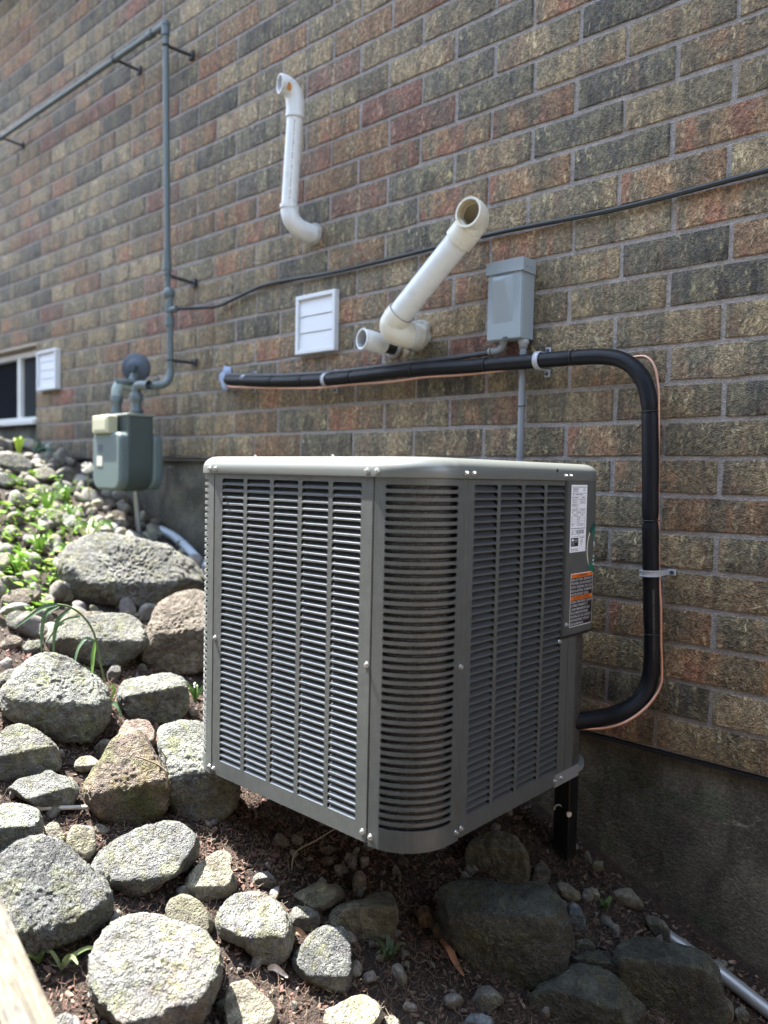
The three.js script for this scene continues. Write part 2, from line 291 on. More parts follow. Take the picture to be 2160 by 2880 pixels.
// sheet metal with slots: s along the surface, y up, off outward
function slotSheet(map, ss, y0, y1, ys, hh, depth) {
  const p = [], uv = [], ix = [], n = ys.length;
  const put = (s, y, off) => { p.push(...map(s, y, off)); uv.push(s / 0.2, y / 0.2); return p.length / 3 - 1; };
  for (let k = 0; k <= n; k++) {
    let pa = -1, pb, pc, pd;
    for (const s of ss) {
      const h = hh(s), lo = k === 0 ? y0 : ys[k - 1] + h, up = k === n ? y1 : ys[k] - h;
      const a = put(s, lo, 0), b = put(s, up, 0), c = put(s, lo, -depth), d = put(s, up, -depth);
      if (pa >= 0) {
        ix.push(pa, a, b, pa, b, pb);
        if (h > 0 || k === 0) ix.push(pc, c, a, pc, a, pa);
        if (h > 0 || k === n) ix.push(pb, b, d, pb, d, pd);
      }
      pa = a; pb = b; pc = c; pd = d;
    }
  }
  const g = new THREE.BufferGeometry(); g.setAttribute('position', new THREE.Float32BufferAttribute(p, 3)); g.setAttribute('uv', new THREE.Float32BufferAttribute(uv, 2)); g.setIndex(ix);
  const out = g.toNonIndexed(); out.computeVertexNormals(); return out;
}
const ROWS = 44, Y_FIRST = 0.0435, PITCH = 0.01562, ys = Array.from({ length: ROWS }, (_, i) => Y_FIRST + i * PITCH);
function columns(list, r, half) {   // sample points and half height for rounded slots side by side
  const ss = [];
  for (const [a, b] of list) { ss.push(a - 1e-5, b + 1e-5); for (const d of [0, 0.06, 0.25, 0.55, 1]) ss.push(a + r * d, b - r * d); }
  return { ss, hh: (s) => { for (const [a, b] of list) if (s >= a - 1e-7 && s <= b + 1e-7) { const d = Math.min(s - a, b - s); return d >= r ? half : Math.max(0, half - r + Math.sqrt(Math.max(0, r * r - (r - d) ** 2))); } return 0; } };
}
const CW = 0.0826, CG = 0.012;
function louverGeo(len) {   // one slat, bent: inner top edge, slope, rolled outer lip
  const prof = [[-0.0125, 0.0046], [-0.0085, 0.0004], [-0.0035, -0.0036], [-0.0006, -0.0058], [0.0004, -0.0068], [0.0002, -0.0079], [-0.001, -0.0082], [-0.0015, -0.0076], [-0.0021, -0.0064], [-0.0046, -0.0046], [-0.0094, -0.0006], [-0.0132, 0.0042]];
  const sh = new THREE.Shape(prof.map(([z, y]) => new THREE.Vector2(z, y)));
  const g = new THREE.ExtrudeGeometry(sh, { depth: len, bevelEnabled: false, steps: 1 });   // profile in x = out, y; run along z
  const m = new THREE.Matrix4().makeBasis(V(0, 0, 1), V(0, 1, 0), V(1, 0, 0)); m.setPosition(0, 0, 0);   // x->z, y->y, z->x
  g.applyMatrix4(m); if (g.index) { } 
  const q = g.index ? g.toNonIndexed() : g; const id = q.attributes.position.array; for (let i = 0; i < id.length; i += 9) for (let k = 0; k < 3; k++) { const t = id[i + 3 + k]; id[i + 3 + k] = id[i + 6 + k]; id[i + 6 + k] = t; }
  q.computeVertexNormals(); return q;
}
function screwGeo() {
  const w = new THREE.CylinderGeometry(0.0058, 0.0062, 0.0012, 18).translate(0, 0.0006, 0), h = new THREE.CylinderGeometry(0.0036, 0.0042, 0.0038, 6).translate(0, 0.003, 0), d = new THREE.SphereGeometry(0.0034, 12, 5, 0, 6.3, 0, 1.2).scale(1, 0.35, 1).translate(0, 0.0046, 0);
  return merge([w, h, d]);
}
const screw = screwGeo();
function addScrew(parent, x, y, z, nx, nz) { const m = part('screw', screw, zinc, parent); m.position.set(x, y, z); m.quaternion.setFromUnitVectors(V(0, 1, 0), V(nx, 0, nz).normalize()); return m; }

// path of the cabinet skin: rounded square, starting mid front, turning right
const { h: HX, hz: HZ, R: CR, top: TOP } = AC;
// front louver panel, between the corner panels
{
  const W0 = -0.262, W1 = 0.262, m0 = 0.0305;
  const cols = Array.from({ length: 5 }, (_, i) => [W0 + m0 + i * (CW + CG), W0 + m0 + i * (CW + CG) + CW]);
  const { ss, hh } = columns(cols, 0.0042, 0.0064);
  const all = [W0, W0 + 0.002, ...ss.sort((a, b) => a - b), W1 - 0.002, W1];
  const map = (s, y, off) => [s, y, HZ + off - (s - W0 < 0.001 || W1 - s < 0.001 ? 0.002 : 0)];
  const front = part('front_panel', slotSheet(map, all, 0.0, TOP, ys, hh, 0.0022), acPaint, ac, 'flat louvered panel with five columns of sunlit slats');
  const lg = louverGeo(CW - 0.0012);
  for (const [a] of cols) for (const y of ys) { const m = part('slat', lg, slatPaint, front); m.position.set(a + 0.0006, y + 0.0012 + 0.0003 * noise(a * 90, y * 300), HZ - 0.0005); m.rotation.x = 0.02 * noise(a * 70 + 5, y * 400); }
}
// right louver panel
{
  const S0 = 0, S1 = 0.389, m0 = 0.0245;   // s runs from the front seam back towards the wall
  const cols = Array.from({ length: 4 }, (_, i) => [m0 + i * (CW + CG - 0.0006), m0 + i * (CW + CG - 0.0006) + CW]);
  const { ss, hh } = columns(cols, 0.0042, 0.0064);
  const all = [S0, 0.002, ...ss.sort((a, b) => a - b), S1 - 0.002, S1];
  const zf = 0.236, map = (s, y, off) => [HX + off - (s < 0.001 || S1 - s < 0.001 ? 0.002 : 0), y, zf - s];
  const side = part('side_panel', slotSheet(map, all, 0.0, TOP, ys, hh, 0.0022), acPaint, ac, 'flat louvered panel with four columns of shaded slats');
  const lg = louverGeo(CW - 0.0012).rotateY(Math.PI / 2), far = [];   // local x -> -z, out -> +x
  cols.forEach(([a], ci) => ys.forEach((y) => {
    const q = [HX - 0.0005, y + 0.0012, zf - a - 0.0006];
    if (ci < 2) part('slat', lg, slatPaint, side).position.set(...q); else far.push(lg.clone().translate(...q));
  }));
  part('slats', far, slatPaint, side).userData.kind = 'stuff';
}
// rounded corner panels with long slots
function cornerPanel(sx, sz, name, label, flatA, flatB, y1 = TOP, y0 = -0.004) {   // flatA on the z face, flatB on the x face
  const arc = (Math.PI / 2) * CR, len = flatA + arc + flatB;
  const map = (s, y, off) => {
    let x, z, nx, nz;
    if (s < flatA) { x = HX - CR - (flatA - s); z = HZ; nx = 0; nz = 1; }
    else if (s < flatA + arc) { const t = (s - flatA) / CR; nx = Math.sin(t); nz = Math.cos(t); x = HX - CR + CR * nx; z = HZ - CR + CR * nz; }
    else { x = HX; z = HZ - CR - (s - flatA - arc); nx = 1; nz = 0; }
    return [sx * (x + nx * off), y, sz * (z + nz * off)];
  };
  const a = 0.027, b = len - 0.028, r = 0.0044, ss = [0, 0.0015];
  for (const d of [0, 0.08, 0.3, 0.6, 1]) ss.push(a + r * d, b - r * d);
  for (let s = a + r; s < b - r; s += 0.006) ss.push(s);
  ss.push(len - 0.0015, len); ss.sort((p, q) => p - q);
  const hh = (s) => (s < a - 1e-9 || s > b + 1e-9 ? 0 : (() => { const d = Math.min(s - a, b - s); return d >= r ? r : Math.max(0, Math.sqrt(Math.max(0, r * r - (r - d) ** 2))); })());
  const m2 = (s, y, off) => map(s, y, off - (s < 0.001 || len - s < 0.001 ? 0.002 : 0));
  return part(name, slotSheet(m2, ss, y0, y1, ys, hh, 0.0045), acPaint, ac, label);
}
cornerPanel(1, 1, 'corner_panel', 'rounded front corner panel with long horizontal slots', 0.001, 0.033);
cornerPanel(-1, 1, 'corner_panel', 'rounded left corner panel whose slots show edge on', 0.001, 0.033);
cornerPanel(-1, -1, 'corner_panel', null, 0.001, 0.033);
{ // rear and left sides, simple flat sheets with folded edges
  part('rear_panel', bx(0.62, TOP, 0.0015, -0.01, TOP / 2, -HZ + 0.001), acPaint, ac);
  part('left_panel', bx(0.0015, TOP, 0.5, -HX + 0.001, TOP / 2, -0.015), acPaint, ac);
}
// access panel round the back right corner, and the recessed post under it
const accessMap = (s, y, off) => {   // s = 0 at the seam, towards the wall, round the corner
  const flat = 0.118, zs = -0.153, x0 = HX + 0.004, R2 = CR;
  if (s < flat) return [x0 + off, y, zs - s];
  const t = Math.min((s - flat) / R2, Math.PI / 2), nx = Math.cos(t), nz = -Math.sin(t), rest = Math.max(0, s - flat - R2 * Math.PI / 2);
  return [x0 - R2 + nx * (R2 + off) - rest, y, zs - flat + nz * (R2 + off)];
};
function patch(s0, s1, y0, y1, off, n = 24, fold = 0) {
  return grid(n, 1, (u, v) => accessMap(mix(s0, s1, u), mix(y0, y1, v), off));
}
{
  const YB = 0.362, SL = 0.33;
  const p = [], q = []; const n = 40;
  const sheet = grid(n, 1, (u, v) => accessMap(u * SL, mix(YB, TOP - 0.002, v), 0));
  const edge = grid(1, 1, (u, v) => accessMap(0, mix(YB, TOP - 0.002, v), mix(-0.02, 0, u)));
  const lip = grid(n, 1, (u, v) => accessMap(u * SL, YB, mix(-0.012, 0, v)));
  const bead = grid(1, 1, (u, v) => accessMap(mix(0.003, 0.0075, u), mix(YB + 0.002, TOP - 0.004, v), 0.0012));
  const acc = part('access_panel', [sheet, edge, lip, bead], acPaint, ac, 'curved access panel carrying the labels');
  part('edge_trim', grid(n, 1, (u, v) => accessMap(0.001 + u * SL, YB - 0.007 + v * 0.007, -0.0015)), blackPlastic, acc);
  addScrew(acc, HX + 0.0045, YB + 0.026, -0.153 - 0.016, 1, 0);
  // rating label
  const rating = canvasTex(512, 1024, (c, w, h) => {
    c.fillStyle = '#f4f6fb'; c.fillRect(0, 0, w, h); c.strokeStyle = '#222'; c.fillStyle = '#15171c'; c.lineWidth = 3;
    const line = (y, t = 3, x0 = 24, x1 = w - 24) => { c.fillRect(x0, y, x1 - x0, t); }, t = (s, x, y, z, b = '') => { c.font = `${b} ${z}px sans-serif`; c.fillText(s, x, y); };
    // brand line and a few heads are readable, the rest of the print is too small to read and stays as rows of marks
    const marks = (x, y, n, z, k = 0.62) => { for (let i = 0; i < n; i++) if (rnd() < 0.86) c.fillRect(x + i * z * k, y - z * rr(0.62, 0.75), z * k * 0.62, z * rr(0.55, 0.75)); };
    line(30, 7); t('LENNOX', 46, 84, 46, 'bold'); marks(46, 110, 14, 20); marks(384, 68, 7, 16); marks(384, 92, 7, 16);
    line(124, 5); marks(34, 156, 4, 26); marks(110, 156, 17, 26); line(168); marks(34, 200, 4, 24); marks(110, 200, 11, 24); marks(320, 200, 10, 24); line(212, 5);
    marks(44, 238, 15, 17); marks(270, 238, 17, 17); line(250); marks(44, 274, 15, 16, 0.66); marks(270, 274, 16, 17); line(286);
    marks(40, 314, 12, 24); line(324, 2, 24, 256); marks(70, 352, 9, 24); line(362);
    marks(40, 388, 16, 19); marks(262, 388, 18, 19); line(398); marks(40, 426, 3, 22); marks(180, 426, 5, 22); marks(268, 426, 5, 22); marks(380, 426, 5, 22); line(438);
    t('COMPRESSOR', 76, 466, 22, 'bold'); t('MOTOR', 330, 466, 22, 'bold'); line(478); line(514); line(550); line(586);
    for (let i = 0; i < 3; i++) { const y = 504 + i * 36; marks(34, y, 2, 22); marks(200, y, 3, 22); marks(268, y, 3, 22); marks(440, y, 2, 22); }
    marks(34, 606, 12, 13); marks(34, 624, 10, 13); marks(200, 618, 3, 20); marks(264, 606, 18, 13); marks(264, 624, 18, 13); marks(440, 630, 2, 24);
    c.fillRect(254, 292, 3, 366); line(658, 9);
    c.lineWidth = 4; c.beginPath(); c.moveTo(34, 756); c.lineTo(68, 686); c.lineTo(102, 756); c.closePath(); c.stroke(); c.strokeRect(116, 694, 60, 56); c.fillRect(64, 706, 8, 30); c.fillRect(64, 742, 8, 8);
    let bxx = 196; for (let i = 0; i < 46 && bxx < 440; i++) { const ww = 2 + Math.floor(rnd() * 5); c.fillRect(bxx, 684, ww, 62); bxx += ww + 2 + Math.floor(rnd() * 4); } marks(240, 768, 8, 16);
    line(786); c.fillRect(34, 806, 236, 128); c.fillStyle = '#f4f6fb'; c.beginPath(); c.ellipse(90, 838, 40, 17, 0, 0, 7); c.fill(); marks(138, 848, 9, 22); c.fillRect(46, 866, 210, 3); marks(46, 892, 10, 15); marks(46, 914, 14, 13); c.fillStyle = '#15171c';
    c.lineWidth = 5; c.beginPath(); c.ellipse(374, 866, 32, 40, 0, 0, 7); c.stroke(); t('UL', 352, 878, 36, 'bold'); marks(350, 930, 6, 16); marks(320, 812, 12, 18);
    marks(34, 966, 2, 18); marks(34, 984, 24, 15); marks(34, 1006, 26, 15);
  });
  part('rating_label', patch(0.0205, 0.0985, 0.561, 0.7235, 0.0006, 4), M({ map: rating, roughness: 0.5 }), acc, 'white rating label with black print');
  const warn = canvasTex(768, 1024, (c, w, h) => {
    c.fillStyle = '#f4f4f2'; c.fillRect(0, 0, w, h); c.fillStyle = '#17181c'; c.fillRect(12, 12, w - 24, h - 24);
    const tri = (x, y, s) => { c.beginPath(); c.moveTo(x, y); c.lineTo(x + s / 2, y - s); c.lineTo(x + s, y); c.closePath(); c.fill(); };
    const head = (y, s) => { c.fillStyle = '#e0701c'; c.fillRect(12, y, w - 24, 74); c.fillStyle = '#17120e'; c.font = 'bold 58px sans-serif'; const tw = c.measureText(s).width || 330; tri((w - tw) / 2 - 50, y + 58, 44); c.fillText(s, (w - tw) / 2 + 6, y + 57); };
    head(12, 'WARNING'); head(440, 'AVERTISSEMENT');
    c.fillStyle = '#e8e8ea'; c.font = '62px sans-serif';
    const rows = (list, y, dy) => list.forEach((s, i) => { const tw = c.measureText(s).width || 600, k = Math.min(1, (w - 50) / tw); c.save(); c.translate(26, y + i * dy); c.scale(k, 1); c.fillText(s, 0, 0); c.restore(); });
    rows(['RISK OF FIRE. DISPOSE OF', 'PROPERLY IN ACCORDANCE', 'WITH FEDERAL OR LOCAL', 'REGULATIONS. FLAMMABLE', 'REFRIGERANT USED.'], 148, 70);
    rows(["RISQUE D'INCENDIE. ELIMINER", 'CORRECTEMENT ET', 'CONFORMEMENT AUX', 'REGLEMENTATIONS', 'FEDERALES OU LOCALES.', 'REFRIGERANT UTILISE', 'INFLAMMABLE.'], 574, 70);
  });
  part('warning_label', patch(0.031, 0.15, 0.379, 0.509, 0.0006, 24), M({ map: warn, roughness: 0.5 }), acc, 'black and orange warning label with white lettering');
  const oval = canvasTex(512, 512, (c, w, h) => {
    c.fillStyle = '#12715c'; c.fillRect(0, 0, w, h); c.fillStyle = '#0b4c43'; c.fillRect(0, 0, w, 150);
    c.fillStyle = '#e9e4d0'; c.beginPath(); c.ellipse(-40, 256, 160, 220, 0, 0, 7); c.fill(); c.fillStyle = '#12715c'; c.beginPath(); c.ellipse(190, 300, 130, 260, 0.15, 0, 7); c.fill();
    c.fillStyle = '#eef3ee'; c.fillRect(200, 190, 70, 60); c.fillStyle = '#d9a92c'; c.fillRect(190, 262, 110, 24); c.fillStyle = '#dfe9dd'; c.fillRect(180, 330, 120, 20); c.fillRect(190, 372, 110, 18); c.fillRect(200, 410, 90, 16);
  });
  const og = new THREE.CircleGeometry(1, 48); { const pp = og.attributes.position; for (let i = 0; i < pp.count; i++) { const [x, y, z] = accessMap(0.157 + pp.getX(i) * 0.052, 0.566 + pp.getY(i) * 0.064, 0.0007); pp.setXYZ(i, x, y, z); } }
  og.computeVertexNormals();
  part('oval_sticker', og, M({ map: oval, roughness: 0.45, side: THREE.DoubleSide }), acc, 'green oval sticker with a cream edge');
  // post below the access panel
  const post = [bx(0.0015, YB - 0.0, 0.075, HX - 0.0008, YB / 2 + 0.012, -0.1905), bx(0.03, YB, 0.0015, HX - 0.0158, YB / 2 + 0.012, -0.2278), bx(0.0012, YB - 0.01, 0.004, HX + 0.0006, YB / 2 + 0.012, -0.19)];
  part('corner_post', post, acPaint, ac);
  part('valve_plate', [bx(0.0015, 0.36, 0.13, HX - 0.075, 0.19, -0.28), bx(0.11, 0.36, 0.0015, HX - 0.13, 0.19, -0.36)], blackPlastic, ac);
}
{ // base pan with its rim strap, lid, fan guard, coil
  const rsq = (o, n = 10) => { const a = []; for (const [sx, sz, t0] of [[1, 1, 0], [-1, 1, 1], [-1, -1, 2], [1, -1, 3]]) for (let i = 0; i <= n; i++) { const t = (t0 + i / n) * Math.PI / 2, R = CR + o; a.push([sx * (HX - CR) + R * Math.cos(t), sz * (HZ - CR) + R * Math.sin(t)]); } return a; };
  const ringStack = (prof) => { const rings = prof.map(([o, y]) => rsq(o).map(([x, z]) => [x, y, z])), n = rings[0].length; return grid(n, prof.length - 1, (u, v) => rings[Math.round(v * (prof.length - 1))][Math.round(u * n) % n]); };
  const fan = 0.285, top = 0.7745;
  const lidSide = ringStack([[-0.006, TOP - 0.004], [0.004, TOP - 0.004], [0.0052, TOP - 0.0025], [0.0052, TOP + 0.009], [0.0046, TOP + 0.0145], [0.0028, TOP + 0.0197], [-0.0002, TOP + 0.0246], [-0.0042, TOP + 0.0288], [-0.009, TOP + 0.0322], [-0.0145, TOP + 0.0349], [-0.021, TOP + 0.0367], [-0.028, top]]);
  const sh = new THREE.Shape(rsq(-0.028).map(([x, z]) => new THREE.Vector2(x, z))); const hole = new THREE.Path(); hole.absarc(0, 0, fan, 0, Math.PI * 2, true); sh.holes.push(hole);
  const lidTop = new THREE.ShapeGeometry(sh, 48).rotateX(Math.PI / 2).translate(0, top, 0);
  const lid = part('lid', [lidSide, lidTop, new THREE.CylinderGeometry(fan, fan, 0.03, 48, 1, true).translate(0, top - 0.015, 0)], P({ color: lin(0.17, 0.18, 0.168), roughness: 0.36, metalness: 0.25, side: THREE.DoubleSide }), ac, 'lid with a rounded pale sunlit edge');
  const rings = []; for (let r = 0.06; r < fan; r += 0.018) rings.push(new THREE.TorusGeometry(r, 0.0015, 5, 48).rotateX(Math.PI / 2).translate(0, top - 0.004, 0));
  for (let i = 0; i < 8; i++) rings.push(cyl(0.0022, 0.0022, V(0.05 * Math.cos(i * 0.785), top - 0.006, 0.05 * Math.sin(i * 0.785)), V(fan * Math.cos(i * 0.785), top - 0.006, fan * Math.sin(i * 0.785)), 6));
  part('fan_guard', rings, blackPlastic, ac);
  for (let i = 0; i < 4; i++) { const g = new THREE.RingGeometry(0.05, fan - 0.012, 16, 1, i * Math.PI / 2, 1.35).rotateX(-Math.PI / 2); const pp = g.attributes.position; for (let k = 0; k < pp.count; k++) pp.setY(k, 0.69 + 0.02 * Math.sin(4 * Math.atan2(pp.getZ(k), pp.getX(k)))); g.computeVertexNormals(); part('fan_blade', g, M({ color: lin(0.02, 0.02, 0.02), roughness: 0.6, side: THREE.DoubleSide }), ac); }
  part('shroud', new THREE.RingGeometry(fan - 0.005, 0.36, 40).rotateX(-Math.PI / 2).translate(0, 0.695, 0), blackPlastic, ac);
  part('compressor', new THREE.CylinderGeometry(0.09, 0.09, 0.3, 24).translate(0, 0.17, 0), blackPlastic, ac);
  part('fan_motor', new THREE.CylinderGeometry(0.055, 0.06, 0.1, 24).translate(0, 0.68, 0), blackPlastic, ac);
  for (const [x, z] of [[-0.145, 0.355], [0.11, 0.35]]) { const m = part('screw', screw, zinc, ac); m.position.set(x, top - 0.002, z); }
  const nick = part('drain_notch', bx(0.004, 0.007, 0.002, 0.33, TOP + 0.017, 0.345), blackPlastic, ac); nick.rotation.y = 0.7;
  const bsh = new THREE.Shape(rsq(-0.004).map(([x, z]) => new THREE.Vector2(x, z)));
  part('base_pan', new THREE.ExtrudeGeometry(bsh, { depth: 0.012, bevelEnabled: false }).rotateX(Math.PI / 2).translate(0, 0.012, 0), galv, ac);
  part('base_strap', [bx(0.0015, 0.03, 0.115, HX + 0.0012, 0.012, -0.2), bx(0.03, 0.03, 0.0015, HX - 0.013, 0.012, -0.2572)], galv, ac, 'galvanised strap at the lower rear corner');
  const coilMap = tex(256, 256, (u, v, x, y) => { const k = (y % 16 < 5 ? 0.46 : 0.33) * (x % 4 < 2 ? 1 : 0.78) * (1 + 0.3 * noise(x / 8, y / 3) + 0.25 * noise(x / 30, y / 2)); return [k, k * 0.99, k * 0.96]; });
  const coilBump = tex(256, 256, (u, v, x, y) => { const k = (y % 16 < 5 ? 0.7 : 0.3) + (x % 4 < 2 ? 0.25 : 0); return [k, k, k]; }, false);
  const o = -0.017, cs = rsq(o); cs.push(cs[0]); const per = []; let run = 0; cs.forEach((q, i) => { if (i) run += Math.hypot(q[0] - cs[i - 1][0], q[1] - cs[i - 1][1]); per.push(run); });
  const cg = grid(cs.length - 1, 1, (u, v) => { const q = cs[Math.round(u * (cs.length - 1))]; return [q[0], mix(0.012, 0.735, v), q[1]]; });
  { const uv = cg.attributes.uv; for (let i = 0; i < uv.count; i++) uv.setXY(i, per[Math.round(uv.getX(i) * (cs.length - 1))] / 0.1, uv.getY(i) * 7.2); }
  part('condenser_coil', cg, M({ map: coilMap, bumpMap: coilBump, bumpScale: 0.0008, roughness: 0.4, metalness: 0.4, side: THREE.DoubleSide }), ac);
  // screws: lid rim pairs, mid height and bottom
  const zf = HZ + 0.0003, zl = HZ + 0.0055, xr = HX + 0.0003, xl = HX + 0.0055;
  for (const x of [-0.276, -0.251, 0.249, 0.275]) addScrew(ac, x, TOP + 0.008, zl - (Math.abs(x) > 0.265 ? 0.0005 : 0), 0, 1);
  for (const z of [0.247, 0.222, -0.143, -0.166]) addScrew(ac, xl, TOP + 0.007, z, 1, 0);
  for (const [x, y] of [[-0.254, 0.335], [0.253, 0.36], [-0.2555, 0.012], [0.25, 0.02]]) addScrew(ac, x, y, zf, 0, 1);
  addScrew(ac, -0.2715, 0.014, zf, 0, 1); addScrew(ac, 0.272, 0.016, zf - 0.0004, 0.06, 1);
  for (const [z, y] of [[0.244, 0.355], [0.2285, 0.018], [0.2455, 0.015], [-0.146, 0.35], [-0.146, 0.012], [-0.172, 0.014]]) addScrew(ac, xr + (z < -0.16 ? 0.002 : 0), y, z, 1, 0);
}
// bracket that carries the unit
{
  const b = thing('support_bracket', 'black steel support bracket and leg under the air conditioner by the wall', 'bracket');
  const steel = M({ color: lin(0.008, 0.008, 0.009), roughness: 0.42 });
  for (const x of [-0.052, -0.52]) {
    const post = part('post', [bx(0.05, 0.54, 0.05, x, 0.42, 0.105, 0.004)], steel, b);
    part('bolt', [orient(new THREE.CylinderGeometry(0.008, 0.008, 0.006, 6), V(0, 1, 0), V(1, 0, 0.6), V(x + 0.025, 0.4, 0.131)), orient(new THREE.TorusGeometry(0.012, 0.0022, 8, 20, 3.4), V(0, 0, 1), V(0.5, 0.1, 1), V(x - 0.006, 0.405, 0.1325))], zinc, post);
    part('arm', bx(0.045, 0.045, 0.58, x, 0.5695 - 0.006, 0.42, 0.003), steel, b);
  }
  part('cross_bar', bx(0.42, 0.03, 0.03, -0.286, 0.5, 0.105, 0.003), steel, b);
}

// ------------------------------------------------------------------ things on the wall
const pvcMap = tex(256, 256, (u, v, x, y) => { const k = 0.95 + 0.03 * fbm(x / 30, y / 12, 0, 4) - 0.04 * sstep(0.25, 0.6, fbm(x / 60 + 9, y / 22 + 4, 0, 4)); return [k, k * 0.998, k * 0.985]; });
const pvc = P({ map: pvcMap, color: lin(0.78, 0.8, 0.81), roughness: 0.32 });
const pvcCream = P({ map: pvcMap, color: lin(0.77, 0.745, 0.655), roughness: 0.36 });
const pvcIn = P({ color: lin(0.5, 0.43, 0.3), roughness: 0.6, side: THREE.DoubleSide });
const caulk = M({ color: lin(0.6, 0.58, 0.52), roughness: 0.9, bumpMap: mortarBump, bumpScale: 0.004 });
const gasGrey = P({ color: lin(0.11, 0.14, 0.145), roughness: 0.5, metalness: 0.1 });
const darkIron = M({ color: lin(0.025, 0.028, 0.032), roughness: 0.55 });
const boxGrey = P({ color: lin(0.26, 0.3, 0.32), roughness: 0.42, bumpMap: paintBump, bumpScale: 0.0004 });
const foam = P({ color: lin(0.005, 0.006, 0.009), specularIntensity: 0.5, roughness: 0.5, bumpMap: paintBump, bumpScale: 0.0008 });
const copper = M({ color: lin(0.62, 0.35, 0.25), roughness: 0.42, metalness: 0.75 });
const conduitGrey = P({ color: lin(0.2, 0.22, 0.24), roughness: 0.5 });
const glassDark = P({ color: lin(0.008, 0.01, 0.014), roughness: 0.3, specularIntensity: 0.12 });

// open ended elbow or pipe with a wall: outer tube, inner tube, end ring
function hollow(pts, R, wall, n = 24) {
  const c = curve(pts), e = c.getPoint(1), d = c.getTangent(1);
  const ring = orient(new THREE.RingGeometry(R - wall, R, 32), V(0, 0, 1), d, e);
  return { outer: [new THREE.TubeGeometry(c, n, R, 28), ring], inner: new THREE.TubeGeometry(c, n, R - wall, 28) };
}
const collar = (p, d, R, w) => { const k = d.clone().normalize().multiplyScalar(w / 2); return merge([cyl(R, R, p.clone().sub(k), p.clone().add(k), 32), ringAt(p.clone().add(k), d, R - 0.0012, 0.0012, 32), ringAt(p.clone().sub(k), d, R - 0.0012, 0.0012, 32)]); };
{ // tall vent pipe
  const t = thing('vent_pipe', 'tall white plastic vent pipe standing upright with its top elbow turned left', 'pipe');
  const r = 0.0305;
  const pipe = part('pipe', cyl(r, r, V(-1.2925, 2.335, 0.118), V(-1.266, 2.68, 0.118), 32), pvc, t);
  const print = canvasTex(64, 1024, (c, w, h) => { c.fillStyle = '#e6e5df'; c.fillRect(0, 0, w, h); c.fillStyle = '#55585c'; for (let y = 30; y < h - 20; y += 17) if (rnd() < 0.8) c.fillRect(20, y, 22, rr(5, 12)); });
  part('print_strip', grid(6, 8, (u, v) => { const a = mix(-0.1, 0.36, u), y = mix(2.36, 2.66, v), cx = mix(-1.2925, -1.266, (y - 2.335) / 0.345); return [cx + Math.sin(a + 0.75) * (r + 0.0004), y, 0.118 + Math.cos(a + 0.75) * (r + 0.0004)]; }), M({ map: print, roughness: 0.4 }), pipe);
  const low = curve([[-1.277, 2.266, 0.002], [-1.2775, 2.267, 0.04], [-1.282, 2.276, 0.082], [-1.288, 2.3, 0.11], [-1.2922, 2.34, 0.118]]);
  part('elbow', [new THREE.TubeGeometry(low, 28, r + 0.0035, 28), collar(V(-1.2915, 2.344, 0.118), V(0.07, 1, 0), r + 0.0055, 0.012)], pvc, t, 'lower elbow bending from the wall up to the pipe');
  const up = hollow([[-1.2672, 2.668, 0.118], [-1.265, 2.705, 0.119], [-1.2655, 2.742, 0.124], [-1.269, 2.767, 0.142], [-1.274, 2.774, 0.17], [-1.279, 2.7735, 0.184]], r + 0.004, 0.0055);
  const el = part('elbow', [...up.outer, collar(V(-1.2668, 2.672, 0.118), V(0.07, 1, 0), r + 0.0055, 0.01)], pvc, t, 'upper elbow with an open mouth');
  part('inside', up.inner, P({ color: lin(0.62, 0.64, 0.66), roughness: 0.5, side: THREE.DoubleSide }), el);
  part('sticker', grid(4, 1, (u, v) => { const a = mix(-0.75, -0.05, u), z = mix(0.152, 0.176, v), R = 0.0352; return [-1.273 + R * Math.cos(a), 2.772 + R * Math.sin(a) - 0.004 * (1 - v), z]; }), M({ color: lin(0.6, 0.26, 0.06), roughness: 0.6, side: THREE.DoubleSide }), el);
  const seal = new THREE.TorusGeometry(r + 0.004, 0.0095, 10, 40).translate(-1.277, 2.266, 0.006); { const p = seal.attributes.position; for (let i = 0; i < p.count; i++) p.setXYZ(i, p.getX(i) + 0.003 * noise(p.getX(i) * 90, p.getY(i) * 90), p.getY(i) + 0.003 * noise(p.getY(i) * 80, 7), p.getZ(i) + 0.003 * noise(p.getX(i) * 70, p.getY(i) * 70 + 9)); seal.computeVertexNormals(); }
  part('sealant', seal, caulk, t);
}
